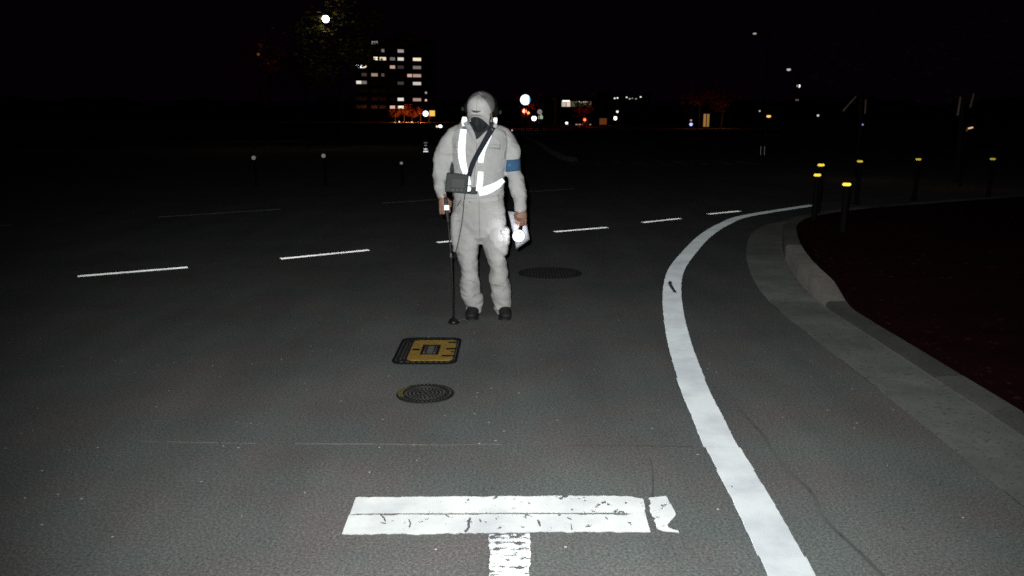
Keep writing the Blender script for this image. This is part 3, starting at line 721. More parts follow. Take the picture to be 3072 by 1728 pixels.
# strips, patches and bands laid on the worn clothes
DG = bpy.context.evaluated_depsgraph_get()
def tree_of(objs):
    vs_ = []; ps = []
    for o in objs:
        b = len(vs_); vs_ += [v.co.copy() for v in o.data.vertices]; ps += [[b + i for i in p.vertices] for p in o.data.polygons]
    return BVHTree.FromPolygons(vs_, ps)
TR = tree_of([jacket, trousers]); EYE = Vector((0, 0, CAM_H))
def lay(u, v, lift, fallback=5.9):
    d = ray(u, v).normalized(); h = TR.ray_cast(EYE, d)[0]
    if h is None or h.y > 6.05: h = at(u, v, fallback)
    return h - d * lift
def band(name, pts, w, mat, lift=.004, thick=.003, parent=None, n=26, cols=3, **pr):
    """pts: (u, v) path on the clothes; w: width(s) across the path"""
    P = [Vector((u, v, 0)) for u, v in pts]; P = smooth_curve(P, 3.0)
    ws = w if isinstance(w, (list, tuple)) else [w, w]
    raw = []
    for i, p in enumerate(P):
        t = (P[min(i + 1, len(P) - 1)] - P[max(i - 1, 0)]).normalized(); nn = Vector((t.y, -t.x, 0)); f = i / (len(P) - 1) * (len(ws) - 1)
        k = min(int(f), len(ws) - 2); ww = ws[k] + (ws[k + 1] - ws[k]) * (f - k)
        raw.append([lay(*(p + nn * ww * (c / cols - .5)).xy, lift) for c in range(cols + 1)])
    # ease depth jumps
    for _ in range(3):
        for i in range(1, len(raw) - 1):
            for c in range(cols + 1): raw[i][c] = raw[i][c] * .5 + (raw[i - 1][c] + raw[i + 1][c]) * .25
    bm = bmesh.new(); rows = [[bm.verts.new(p) for p in r] for r in raw]
    for a_, b_ in zip(rows, rows[1:]):
        for c in range(cols): bm.faces.new((a_[c], a_[c + 1], b_[c + 1], b_[c]))
    bmesh.ops.recalc_face_normals(bm, faces=bm.faces)
    shell(bm, thick)
    return fin(name, bm, mat, parent, True, **pr)
# neck opening, undershirt and lapels
bm = bmesh.new()
tri = [(1400, 366), (1484, 366), (1476, 384), (1452, 398), (1437, 414), (1429, 418), (1422, 405), (1412, 384)]
vs_ = [bm.verts.new(lay(u, v, .010)) for u, v in tri]; cc = bm.verts.new(lay(1440, 384, .030))
for a_, b_ in zip(vs_, vs_[1:] + vs_[:1]): bm.faces.new((a_, b_, cc))
shell(bm, .002)
fin('undershirt', bm, M['dark_cloth'], person)
band('collar', [(1396, 366), (1408, 384), (1420, 408), (1428, 430)], [16, 15, 14, 4], M['jacket'], .013, .004, jacket)
band('collar', [(1489, 372), (1474, 390), (1455, 404), (1437, 430)], [16, 14, 12, 4], M['jacket'], .013, .004, jacket)
band('placket_seam', [(1431, 430), (1428, 470), (1424, 520), (1422, 560)], 1.6, M['seamthread'], .002, .001, jacket, cols=1)
band('pocket_flap', [(1467, 437), (1500, 440)], 12, M['jacket'], .004, .003, jacket)
band('pocket_flap', [(1365, 437), (1380, 437)], 12, M['jacket'], .004, .003, jacket)
band('pocket_seam', [(1466, 444), (1501, 447)], 1.3, M['seamthread'], .006, .001, jacket, cols=1)
band('shoulder_seam', [(1515, 392), (1520, 420), (1518, 455), (1512, 478)], 1.2, M['seamthread'], .001, .001, jacket, cols=1)
band('jacket_hem', [(1362, 588), (1400, 592), (1440, 593), (1480, 591), (1508, 588)], 5, M['jacket'], .004, .003, jacket)
band('fly_seam', [(1437, 600), (1438, 650), (1440, 715)], 1.4, M['seamthread'], .001, .001, trousers, cols=1)
band('pocket_seam', [(1384, 598), (1372, 618)], 1.6, M['black'], .002, .001, trousers, cols=1)
band('pocket_flap', [(1360, 655), (1380, 658)], 14, M['trousers'], .005, .003, trousers)
band('pocket_flap', [(1503, 697), (1528, 696)], 12, M['trousers'], .005, .003, trousers)
band('knee_seam', [(1383, 838), (1412, 842), (1438, 856)], 1.5, M['seamthread'], .001, .001, trousers, cols=1)
band('knee_seam', [(1470, 846), (1500, 858), (1528, 863)], 1.5, M['seamthread'], .001, .001, trousers, cols=1)
bm = bmesh.new(); p = lay(1410, 606, .003); ellipsoid(bm, Matrix.Translation(p), (.005, .003, .005), 8); fin('button', bm, M['grey_plastic'], trousers, True)
# armband round the sleeve
bm = bmesh.new(); rings = []
tube(bm, [at(1536, 478, 6.01), at(1537, 490, 6.01), at(1538, 503, 6.01), at(1539, 513, 6.01)], [(25 * PX, .060), (24.5 * PX, .060), (24 * PX, .060), (24 * PX, .060)], 28, caps=False, ref=Vector((.97, 0, .22)))
ab = fin('armband', bm, M['blue'], person, True)
band('armband_print', [(1524, 499), (1536, 496), (1550, 492)], [14, 16, 13], M['bluelight'], .006, .001, ab)
# reflective harness
vest = band('reflective_strap', [(1394, 351), (1393, 362), (1395, 378)], [12, 20, 14], M['retro_white'], .010, .003, person)
band('reflective_strap', [(1391, 388), (1387, 420), (1385, 455), (1389, 490), (1399, 525), (1408, 555)], [18, 21, 22, 20, 16, 12], M['retro_white'], .010, .003, person)
band('reflective_strap', [(1487, 353), (1485, 366), (1481, 379)], [9, 14, 9], M['retro_white'], .010, .003, person)
band('reflective_strap', [(1470, 403), (1458, 428), (1447, 452), (1442, 488)], [12, 16, 18, 15], M['retro_white'], .010, .003, person)
band('reflective_strap', [(1442, 515), (1440, 545), (1436, 573)], [16, 18, 16], M['retro_white'], .010, .003, person)
bm = bmesh.new(); p = lay(1404, 567, .02); ellipsoid(bm, Matrix.Translation(p), (.022, .008, .020), 16); fin('reflective_tab', bm, M['retro_white'], person, True)
for u, v, a_ in ((1396, 383, 5), (1472, 392, -30), (1442, 502, 4)):
    bm = bmesh.new(); box(bm, lay(u, v, .010), (.040, .006, .020), Matrix.Rotation(R(a_), 4, 'Y'), bev=.002); fin('strap_slider', bm, M['grey_plastic'] if v != 502 else M['jacket'], person)
band('reflective_belt', [(1436, 577), (1452, 573), (1470, 566), (1490, 556), (1510, 540)], [22, 26, 24, 20, 14], M['retro_belt'], .012, .003, person)
band('belt', [(1368, 574), (1400, 577), (1432, 578)], 9, M['dark_cloth'], .010, .003, person)

# receiver box hung on a shoulder strap
bxp = at(1371, 549, 5.80)
rc = thing('receiver_box', 'dark grey receiver box hanging at the waist of the worker', 'receiver', loc=bxp)
bm = bmesh.new(); box(bm, (0, 0, 0), (.158, .075, .135), Matrix.Rotation(R(6), 4, 'Y'), bev=.008); fin('case', bm, M['box'], rc)
bm = bmesh.new(); tube(bm, [(-.034, 0, .06), (-.036, 0, .10), (-.034, 0, .125), (-.033, 0, .15)], [.008, .014, .010, .003], 10); fin('connector', bm, M['black'], rc, True)
bm = bmesh.new(); box(bm, (.01, -.041, .0), (.10, .006, .07), Matrix.Rotation(R(6), 4, 'Y'), bev=.002); fin('front_panel', bm, M['black'], rc)
for k in range(3):
    bm = bmesh.new(); lathe(bm, (-.025 + .03 * k, -.046, -.045), [(0, .006), (.008, .006), (.009, 0)], 12, M=Matrix.Rotation(R(90), 4, 'X')); fin('knob', bm, M['grey_plastic'], rc)
bm = bmesh.new(); box(bm, (.118, -.01, -.055), (.035, .02, .05), bev=.003); fin('buckle', bm, M['box'], rc)
def unparent_fix(o, root): o.matrix_parent_inverse = root.matrix_world.inverted() if False else Matrix.Translation(-root.location)
s_ = band('shoulder_strap', [(1481, 374), (1470, 396), (1452, 428), (1433, 462), (1418, 492), (1407, 528)], [20, 17, 16, 15, 15, 14], M['strap'], .016, .003, rc); unparent_fix(s_, rc)
bm = bmesh.new()
cab = smooth_curve([at(1398, 572, 5.80), at(1392, 600, 5.83), at(1388, 650, 5.83), at(1380, 700, 5.84), at(1370, 745, 5.82), at(1362, 770, 5.78), at(1354, 775, 5.75)], .03)
tube(bm, cab, [.0028] * len(cab), 8); s_ = fin('cable', bm, M['black'], rc, True); unparent_fix(s_, rc)

# headphones
hp = thing('headphones', 'black headphones worn over the pale cap', 'headphones')
for s, (u, v) in ((-1, (1402, 324)), (1, (1487, 334))):
    Mx = Matrix.Translation(at(u, v, 5.88)) @ Matrix.Rotation(R(90), 4, 'Y')
    bm = bmesh.new(); lathe(bm, Mx.translation, [(0, -.022), (.03, -.022), (.036, -.014), (.038, .0), (.034, .014), (.024, .02), (0, .02)], 20, M=Mx); fin('ear_cup', bm, M['ear_black'], hp, True)
    bm = bmesh.new(); Mc = Matrix.Translation(at(u + s * 14, v + 3, 5.86)); ellipsoid(bm, Mc, (.012, .014, .016), 10); fin('ear_knob', bm, M['ear_grey'], hp, True)
arc = [at(1445 + 47 * math.cos(R(a_)), 326 - 53 * math.sin(R(a_)), 5.93) for a_ in range(0, 181, 12)]
bm = bmesh.new(); tube(bm, arc, [(.010, .004)] * len(arc), 8, ref=Vector((0, 1, 0))); fin('headband', bm, M['ear_black'], hp, True)

# listening rod
lr = thing('listening_rod', 'thin dark listening rod with a white light held upright by the worker', 'rod')
bm = bmesh.new(); tube(bm, [at(1337, 596, 5.80), at(1341, 640, 5.80), at(1344, 665, 5.79)], [.013, .014, .010], 12); fin('grip', bm, M['black'], lr, True)
bm = bmesh.new(); tube(bm, [at(1344, 664, 5.79), at(1352, 760, 5.77), at(1358, 860, 5.75), at(1361, 958, 5.745)], [.006] * 4, 10); fin('shaft', bm, M['steel'], lr, True)
bm = bmesh.new(); b0 = at(1361, 968, 5.745); lathe(bm, (b0.x, b0.y, 0), [(0, .001), (.040, .001), (.042, .012), (.03, .03), (.012, .04), (.009, .06), (0, .06)], 20); fin('foot', bm, M['steel'], lr, True)
bm = bmesh.new(); tube(bm, [(b0.x + .03, b0.y, .02), (b0.x + .075, b0.y + .02, .028), (b0.x + .10, b0.y + .01, .012)], [.009, .012, .008], 8); fin('foot_plug', bm, M['iron_light'], lr, True)
bm = bmesh.new(); box(bm, at(1340, 623, 5.755), (.034, .012, .034), bev=.004); fin('indicator_light', bm, M['led'], lr)
bm = bmesh.new(); box(bm, at(1353, 766, 5.765), (.016, .012, .034), bev=.003); fin('clip', bm, M['grey_plastic'], lr)

# torch and folded paper in the other hand
to = thing('torch', 'lit torch shining at the camera, held in front of white paper', 'torch')
l0 = at(1556, 708, 5.77); l1 = at(1564, 674, 5.88); ax = (l0 - l1).normalized()
bm = bmesh.new(); tube(bm, [l1 - ax * .03, l1, l0 - ax * .035, l0 - ax * .012], [.014, .015, .018, .033], 18, caps=False); fin('barrel', bm, M['steel'], to, True)
Mq = Vector((0, 0, 1)).rotation_difference(Vector((-.05, -1, .12)).normalized()).to_matrix().to_4x4()
bm = bmesh.new(); lathe(bm, l0, [(.036, -.02), (.047, 0), (.049, .006), (.0455, .006), (.044, .002)], 24, M=Mq); fin('bezel', bm, M['steel'], to, True)
bm = bmesh.new(); lathe(bm, l0, [(0, .006), (.040, .004), (.044, .001)], 24, M=Mq); fin('lens', bm, M['lens'], to, True)
pt = bpy.data.lights.new('torch_thigh_fill', 'POINT'); po = bpy.data.objects.new('torch_thigh_fill', pt); COL.objects.link(po); po.parent = to
po.location = l0 + Vector((-.046, .085, .01)); pt.energy = .75; pt.shadow_soft_size = .03; pt.color = (.93, .95, 1)  # added point light, set behind the lens to brighten the thigh
pp = thing('paper', 'folded white paper held behind the torch', 'paper')
for nm, (cs, dy) in {'front_leaf': ([(1541, 668, 5.93), (1579, 668, 5.90), (1589, 718, 5.90), (1548, 748, 5.93)], 0), 'back_leaf': ([(1524, 634, 5.98), (1572, 640, 5.93), (1582, 716, 5.94), (1550, 742, 5.96)], .0)}.items():
    bm = bmesh.new(); G_ = []
    c4 = [at(*c_) for c_ in cs]
    for i in range(9):
        row = []
        for j in range(9):
            a_, b_ = i / 8, j / 8; p = (c4[0].lerp(c4[1], a_)).lerp(c4[3].lerp(c4[2], a_), b_); p.y += .010 * math.sin(a_ * 4 + b_ * 2) + .005 * math.sin(b_ * 7)
            row.append(bm.verts.new(p))
        G_.append(row)
    for i in range(8):
        for j in range(8): bm.faces.new((G_[i][j], G_[i + 1][j], G_[i + 1][j + 1], G_[i][j + 1]))
    shell(bm, .0015)
    fin(nm, bm, M['paper'], pp, True)

# ------------------------------------------------------------------ bollards with yellow reflectors behind the kerb
def bollard_proto():
    r = thing('bollard', '', 'bollard', 'bollards with yellow reflectors behind the kerb')
    bm = bmesh.new(); lathe(bm, (0, 0, 0), [(.036, 0), (.036, .70), (.03, .705)], 18); fin('post', bm, M['post'], r, True)
    bm = bmesh.new(); lathe(bm, (0, 0, 0), [(.036, .732), (.046, .743), (.049, .749), (.046, .755), (.034, .766)], 20); fin('reflector', bm, M['retro_yellow'], r, True)
    bm = bmesh.new(); lathe(bm, (0, 0, 0), [(.034, .768), (.02, .776), (0, .779)], 18); fin('top_cap', bm, M['post'], r, True)
    bm = bmesh.new(); lathe(bm, (0, 0, 0), [(.036, .70), (.03, .712), (.036, .728)], 18); fin('collar', bm, M['post'], r, True)
    bm = bmesh.new(); lathe(bm, (0, 0, 0), [(.07, 0), (.07, .02), (.045, .03), (.036, .03)], 18); fin('base', bm, M['post'], r, True)
    return r
bp = bollard_proto()
for i, (u, v, Y, lab) in enumerate([(2540, 553, 9.16, 'bollard with the lowest and largest yellow reflector right of the curved line'), (2452, 525, 10.66, 'yellow reflector bollard just left of the nearest, at the end of the curved line'),
                                (2463, 495, 11.3, 'bollard whose yellow reflector stands directly above another at the end of the line'), (2580, 484, 14.02, 'middle distance bollard alone above and right of the largest yellow reflector'),
                                (2755, 478, 14.69, 'far bollard with a small orange reflector, second from the right edge'), (2978, 477, 14.81, 'far bollard with the smallest reflector nearest the right edge of the picture')]):
    b = bp if i == 0 else copy_tree(bp)
    p = at(u, v, Y); b.location = (p.x, p.y, p.z - .749); b['label'] = lab

# reflector posts, bars standing in for lamp reflections and the far crossing
def small_post(u, v, Y, r, lab, mat, two=False, h=None, grp=None):
    p = at(u, v, Y); o = thing('reflector_post', lab, 'post', grp, (p.x, p.y, 0)); H = p.z + r + .03
    bm = bmesh.new(); lathe(bm, (0, 0, 0), [(.03 if not two else .11, 0), (.018 if not two else .10, H), (0, H + .02)], 14); fin('post', bm, M['post'], o, True)
    if two:
        for dx in (-.07, .07):
            bm = bmesh.new(); box(bm, (dx, -.108, p.z), (.022, .01, .32)); fin('reflective_strip', bm, mat, o)
    else:
        bm = bmesh.new(); lathe(bm, (0, -.06, p.z), [(0, .008), (r, .008), (r * 1.05, 0), (r * 1.05, -.02)], 16, M=Matrix.Rotation(R(90), 4, 'X')); fin('reflector', bm, mat, o, True)
g3 = 'low reflector posts beyond the lane lines'
small_post(763, 473, 18, .042, 'low post with a dim round reflector, farthest left in the dark', M['retro_dim'], grp=g3)
small_post(972, 467, 18, .042, 'low post with a dim round reflector below the tall building, left of the worker', M['retro_dim'], grp=g3)
small_post(1205, 489, 18, .030, 'low post with a faint reflector just left of the elbow of the worker', M['retro_dim'], grp=g3)
small_post(2285, 452, 30, .0, 'dark post with two thin white reflective strips in the far right dark', M['retro_dim'], two=True)
g4 = 'white bars standing in for lamp reflections in a receding row'
for u, v, w, lab in ((1277, 454, .20, 'brightest and nearest white bar standing in for lamp reflections, beside the shoulder'), (1277, 447, .17, 'second nearest white bar standing in for lamp reflections'), (1277, 436, .13, 'third white bar standing in for lamp reflections, smaller and dimmer'), (1277, 428, .20, 'farthest dim white bar standing in for lamp reflections')):
    Y = gnd(u, v, .06).y; p = gnd(u, v, .06); o = thing('lamp_reflection', lab, 'lamp reflection', g4, (p.x, p.y, 0))  # added reflective bars stand in for the far lamp's reflections on the road
    bm = bmesh.new(); box(bm, (0, .06, .03), (w * .9, .10, .05), bev=.01); fin('housing', bm, M['post'], o)
    bm = bmesh.new(); box(bm, (0, -.008, .055), (w, .008, .055), bev=.003); fin('lens', bm, M['retro_reflection'] if v > 440 else M['retro_reflection_dim'], o)
for k in range(9):
    x = 2.1 + k * .72; bm = bmesh.new(); box(bm, (x, 26.8 + k * .02, .003), (.42, 2.6, .006)); o = fin('crossing_stripe', bm, M['paint_faint']); o['label'] = ('leftmost', 'second from the left', 'third from the left', 'fourth from the left', 'middle', 'fourth from the right', 'third from the right', 'second from the right', 'rightmost')[k] + ' of the faint far zebra crossing stripes'; o['category'] = 'road marking'; o['group'] = 'stripes of the far zebra crossing'
fk = bpy.data.objects.new('far_kerb', None); COL.objects.link(fk); fk['kind'] = 'structure'
kc = smooth_curve([(1.0, 60, 0), (1.5, 47, 0), (1.65, 36, 0), (1.9, 29, 0), (2.3, 27.2, 0)], .5)
for i in range(0, len(kc) - 2, 2):
    a_, b_ = kc[i], kc[min(i + 2, len(kc) - 1)]; d = b_ - a_; bm = bmesh.new(); box(bm, (a_ + b_) / 2 + Vector((0, 0, .07)), (.18, d.length * .98, .14), Matrix.Rotation(math.atan2(-d.x, d.y), 4, 'Z'), bev=.01); fin('kerb_stone', bm, M['kerb'], fk)

# ------------------------------------------------------------------ buildings
EM = {}
def E_(col, s):
    k = (tuple(col), s)
    if k not in EM: EM[k] = emit('lit_window', col, s)
    return EM[k]
WARM, WHT, PINK, ORG, COOL, DIM = (1, .82, .55), (1, .93, .82), (1, .62, .48), (1, .35, .1), (.85, .95, 1), (.7, .6, .58)
tower = thing('apartment_tower', 'tall dark apartment building with rows of lit windows left of the worker', 'building')
YT = 300
def tp(u, v): # facade recedes a little to the right
    return at(u, v + .021 * (u - 1100), YT + (u - 1100) * .03)
pL, pR = tp(1060, 122), tp(1290, 122); ang = math.atan2(pR.y - pL.y, pR.x - pL.x)
cx = (pL + pR) / 2; H = cx.z; wd = (pR - pL).length
RZ = Matrix.Rotation(ang, 4, 'Z')
bm = bmesh.new(); box(bm, cx * 1 + Vector((0, 7.6, -H / 2)) * 1, (wd, 14, H), RZ); fin('wall', bm, M['wall_dark'], tower)
bm = bmesh.new(); box(bm, cx + Vector((0, 7.6, .4)), (wd + .8, 14.8, .8), RZ); box(bm, cx + Vector((3, 8, 2.2)), (6, 6, 3), RZ); fin('roof', bm, M['roof_dark'], tower)
cols = [(1069, 1084), (1085, 1100), (1114, 1133), (1139, 1158), (1170, 1185), (1193, 1211), (1222, 1236), (1239, 1263)]
rws = [127, 151, 175, 199.5, 224, 247.5, 271.5, 296, 320]
lit = {(2, 0): (DIM, .35), (0, 1): (ORG, .10), (1, 1): (ORG, .10), (3, 1): (DIM, .25), (5, 1): (DIM, .5), (2, 2): (WARM, 1.4), (3, 2): (WARM, .9), (4, 2): (DIM, .22), (5, 2): (WHT, .7), (7, 2): (WARM, .95),
       (0, 3): (COOL, 3.0), (1, 3): (WARM, 1.1), (4, 3): (PINK, .55), (5, 3): (DIM, .05), (7, 3): (DIM, .25), (2, 4): (PINK, .35), (3, 4): (PINK, .10), (6, 4): (PINK, .6), (7, 4): (PINK, .45),
       (0, 5): (WHT, .8), (1, 5): (DIM, .25), (5, 5): (DIM, .07), (7, 5): (WHT, .6), (1, 4): (PINK, .05), (5, 7): (WHT, .8), (7, 7): (PINK, .4), (4, 8): (PINK, .75), (5, 8): (WARM, 1.5)}
for ci, (a_, b_) in enumerate(cols):
    for ri, v in enumerate(rws):
        p, q = tp(a_, v), tp(b_, v); c = (p + q) / 2; w = (q - p).length; em = lit.get((ci, ri))
        bm = bmesh.new(); box(bm, c + Vector((0, .30, 0)), (w + .16, .5, 1.26), RZ); fo_ = fin('window', bm, M['frame'], tower)
        bm = bmesh.new(); box(bm, c + Vector((0, .02, 0)), (w * (.45 if (ci, ri) in ((3, 4), (3, 1)) else 1), .08, 1.08), RZ); fin('pane', bm, E_(*em) if em else M['glass'], fo_)
for v, col in ((274.5, (DIM, .5)), (297, (PINK, .8))):
    c = tp(1278, v); bm = bmesh.new(); ellipsoid(bm, Matrix.Translation(c), (.42, .2, .42), 12); fin('stair_light', bm, E_(*col), tower, True)

def bldg(name, lab, u0, u1, vt, Y, depth=10):
    t = thing(name, lab, 'building'); a_, b_ = at(u0, vt, Y), at(u1, vt, Y); H = a_.z
    bm = bmesh.new(); box(bm, ((a_.x + b_.x) / 2, Y + depth / 2, H / 2), (b_.x - a_.x, depth, H)); fin('wall', bm, M['wall_dark'], t)
    bm = bmesh.new(); box(bm, ((a_.x + b_.x) / 2, Y + depth / 2, H + .15), (b_.x - a_.x + .6, depth + .6, .3)); fin('roof', bm, M['roof_dark'], t)
    return t
def pane(t, u0, u1, v0, v1, Y, col, s, nm='window'):
    a_, b_ = at(u0, v1, Y), at(u1, v0, Y); c = (a_ + b_) / 2; w, h = b_.x - a_.x, b_.z - a_.z
    bm = bmesh.new(); box(bm, (c.x, Y - .02, c.z), (w + .12, .08, h + .12)); f = fin(nm, bm, M['frame'], t)
    bm = bmesh.new(); box(bm, (c.x, Y - .08, c.z), (w, .05, h)); fin('pane', bm, E_(col, s) if s else M['glass'], f)
YS = 160
shop = bldg('office_building', 'low building with a lit upper window strip right of the worker', 1670, 1800, 296, YS)
pane(shop, 1685, 1698, 303, 320, YS, (1, .82, .68), .55); pane(shop, 1699.5, 1711, 303, 320, YS, (1, .82, .68), .75)
pane(shop, 1687, 1709, 301, 305.5, YS - .15, WHT, 1.6, 'light_panel')
for k in range(5): pane(shop, 1713.5 + k * 12.4, 1724.5 + k * 12.4, 304, 320, YS, (.72, .62, .36), .10 if k != 1 else .04)
for u, v in ((1727, 306), (1731, 306), (1738, 305), (1744, 307), (1751, 306), (1757, 305.5), (1762, 306)):
    bm = bmesh.new(); ellipsoid(bm, Matrix.Translation(at(u, v, YS - .3)), (.12, .08, .08), 8); fin('ceiling_lamp', bm, E_(WARM, .8), shop)
pane(shop, 1736, 1759, 372, 386, YS, (1, .55, .32), .38, 'shop_window'); pane(shop, 1726, 1734, 372, 386, YS, (1, .85, .5), .25, 'shop_window'); pane(shop, 1768, 1773, 372, 384, YS, (.8, .8, .7), .3, 'door')
pane(shop, 1696, 1706, 372, 388, YS, (.6, .6, .65), .10, 'shop_window')
sh2 = bldg('dark_house', 'dark building with a row of tiny ceiling lights and one orange window', 1792, 1950, 280, 170)
pane(sh2, 1798, 1820, 355, 376, 170, (1, .30, .08), .10)
for u, v, s in ((1844, 295, 1.2), (1852.5, 294, 1.3), (1880, 292, 1.0), (1889, 296.5, .5), (1897, 295, .2), (1908, 296.5, .3), (1922, 291, 1.2)):
    bm = bmesh.new(); ellipsoid(bm, Matrix.Translation(at(u, v, 169.3)), (.20, .15, .13), 8); fin('ceiling_lamp', bm, E_(WHT, s), sh2)
hs = bldg('small_house', 'small dark house with one tall amber doorway at the right', 2080, 2200, 300, 120)
pane(hs, 2109, 2118, 342, 380, 120, (1, .5, .14), .30, 'door'); pane(hs, 2119, 2128, 342, 380, 120, (1, .5, .14), .27, 'door')

# ------------------------------------------------------------------ lit signs, signals and lamps
def pole_to(o, top, r=.05, name='pole'):
    bm = bmesh.new(); lathe(bm, (top.x, top.y + .12, 0), [(r * 1.2, 0), (r, .3), (r * .8, top.z), (0, top.z + .02)], 12); return fin(name, bm, M['post'], o, True)
def round_sign(u, v, Y, rpx, lab, col, s, split=None):
    p = at(u, v, Y); r = rpx * Y / FOC; o = thing('round_sign', lab, 'sign'); pole_to(o, p, .06)
    Mx = Matrix.Rotation(R(90), 4, 'X')
    bm = bmesh.new(); lathe(bm, p + Vector((0, .02, 0)), [(0, -.1), (r * 1.03, -.1), (r * 1.03, 0), (r, .01), (0, .01)], 32, M=Mx); fin('casing', bm, M['post'], o)
    bm = bmesh.new(); n = 40; k0 = split if split else 1.0
    pts = [(r * .98 * math.cos(2 * math.pi * k / n), r * .98 * math.sin(2 * math.pi * k / n)) for k in range(n)]
    f = bm.faces.new([bm.verts.new((p.x + min(x, r * k0), p.y - .02, p.z + z)) for x, z in pts]); bmesh.ops.remove_doubles(bm, verts=bm.verts[:], dist=1e-4)
    fin('lit_face', bm, E_(col, s), o)
    if split:
        bm = bmesh.new(); ys = [i / 12 for i in range(-12, 13)]; rows = []
        for yv in ys:
            z = r * .98 * yv; xm = math.sqrt(max(0, (r * .98) ** 2 - z * z))
            if xm > r * split: rows.append((bm.verts.new((p.x + r * split, p.y - .02, p.z + z)), bm.verts.new((p.x + xm, p.y - .02, p.z + z))))
        for a_, b_ in zip(rows, rows[1:]): bm.faces.new((a_[0], a_[1], b_[1], b_[0]))
        fin('blue_edge', bm, E_((.02, .45, .9), 1.0), o)
round_sign(1576, 299.5, 80, 15, 'large round white lit sign with a blue right edge, beside the head of the worker', (.8, .95, 1), 2.2, .72)
round_sign(1277, 341, 200, 8.2, 'round white lit sign beside the yellow square one at the foot of the tower', (.92, .95, 1), 2.6)
round_sign(1619, 335.5, 95, 7.2, 'dim grey disc standing in for a light blur above the bright white lamp right of the worker', (.8, .65, .65), .28)  # added disc stands in for an out-of-focus light blur, no real sign
p = at(1296.5, 340, 200); o = thing('square_sign', 'yellow square lit sign beside the round white one', 'sign'); pole_to(o, p, .08)
bm = bmesh.new(); box(bm, p + Vector((0, .1, 0)), (1.45, .16, 1.45)); fin('casing', bm, M['post'], o)
bm = bmesh.new(); box(bm, p + Vector((0, -.02, 0)), (1.33, .04, 1.33), bev=.01); fin('lit_face', bm, E_((1, .62, .1), .95), o)
def signal(u, v, Y, r, lab, col, s, grp='red traffic signals'):
    p = at(u, v, Y); o = thing('traffic_signal', lab, 'traffic light', grp); pole_to(o, p + Vector((r * 2.2, 0, 0)), .07)
    bm = bmesh.new(); box(bm, p + Vector((0, .12, -r * 1.3)), (r * 2.6, .2, r * 5.4), bev=.03); fin('housing', bm, M['post'], o)
    for k in (0, 1):
        bm = bmesh.new(); ellipsoid(bm, Matrix.Translation(p + Vector((0, 0, -r * 2.5 * k))), (r, .06, r), 16); fin('lens', bm, E_(col, s) if k == 0 else M['glass'], o, True)
    bm = bmesh.new(); tube(bm, [p + Vector((r * 1.1 * math.cos(R(a_)), -.08, r * 1.1 * math.sin(R(a_)))) for a_ in range(0, 181, 20)], [(.02, .1)] * 10, 6, ref=Vector((0, 1, 0))); fin('visor', bm, M['post'], o)
signal(1573.5, 332.5, 110, .30, 'pinkish red traffic signal below the large round sign', (1, .26, .16), 4)
signal(1585, 338, 110, .19, 'smaller orange red traffic signal right of the pinkish one', (1, .22, .05), 4)
signal(1754, 358.5, 130, .22, 'red traffic signal in front of the low lit building', (1, .06, .02), 9)
def lamp(u, v, Y, rx, lab, col, s, cat='street lamp', rz=None, arm=0.0, power=0, grp=None, nm='street_lamp', lc=None):
    p = at(u, v, Y); o = thing(nm, lab, cat, grp); base = Vector((p.x + arm, p.y + .1, 0))
    bm = bmesh.new(); tube(bm, [base, base + Vector((0, 0, p.z * .8)), Vector((base.x, base.y, p.z + rx * .6))] + ([Vector((p.x, p.y + .1, p.z + rx * .9))] if abs(arm) > .01 else []), [max(.03, rx * .35)] * (4 if abs(arm) > .01 else 3), 10); fin('pole', bm, M['post'], o, True)
    bm = bmesh.new(); ellipsoid(bm, Matrix.Translation(p), (rx, rx, rz or rx), 16); fin('luminaire', bm, E_(col, s), o, True)
    bm = bmesh.new(); lathe(bm, p + Vector((0, .02, (rz or rx) * .8)), [(rx * 1.05, 0), (rx * .7, rx * .35), (0, rx * .4)], 16); fin('hood', bm, M['post'], o, True)
    if power:
        l = bpy.data.lights.new('lamp_light', 'POINT'); q = bpy.data.objects.new('lamp_light', l); COL.objects.link(q); q.parent = o
        q.location = p + Vector((0, -rx - .08, -.05)); l.energy = power; l.color = lc or col; l.shadow_soft_size = .1
    return o
gl = 'street lamps in the dark background'
lamp(977, 57, 40, .17, 'bright white street lamp high at the upper left with olive leaves below', (1, .98, .92), 7, arm=-1.2, power=30, grp=gl, lc=(1, .72, .22))
lamp(2264, 101, 45, .10, 'faint small lamp highest on the right side of the picture', WHT, .35, rz=.05, arm=.8, grp=gl)
lamp(2366, 209, 60, .15, 'dim oval lamp above the brighter one at the right', WHT, .5, rz=.09, arm=.8, grp=gl)
lamp(2396, 258, 90, .19, 'small bright white lamp right of centre in the dark right half', WHT, 1.2, arm=.8, grp=gl)
lamp(2391, 300, 160, .22, 'tiny dim lamp just below the small bright white lamp on the right', WHT, .4, arm=.8, grp=gl)
lamp(1602, 355, 95, .29, 'bright white lamp low beside the grey round sign right of the worker', (.97, .98, 1), 3, 'lamp', grp=gl)
lamp(1852, 335, 150, .22, 'small warm white lamp above the brighter double lamp right of the low building', WHT, 1.3, 'lamp', grp=gl)
lamp(1846, 354.5, 150, .32, 'bright white lamp right of the low lit building', WHT, 2.2, 'lamp', rz=.38, grp=gl)
lamp(1700, 369, 150, .26, 'bluish white lamp at the left foot of the low lit building', (.85, .85, 1), 1.8, 'lamp', grp=gl)
lamp(1734, 384, 150, .24, 'tall yellow white lamp in front of the shop window', (1, .95, .7), 2.0, 'lamp', rz=.42, grp=gl)
lamp(1727, 383, 151, .16, 'narrow yellow lamp touching the tall yellow white one', (1, .85, .45), .9, 'lamp', rz=.36, grp=gl)
lamp(1737, 395.5, 100, .20, 'blue white lamp lowest of all below the shop window', (.35, .5, 1), 2.2, 'lamp', grp=gl)
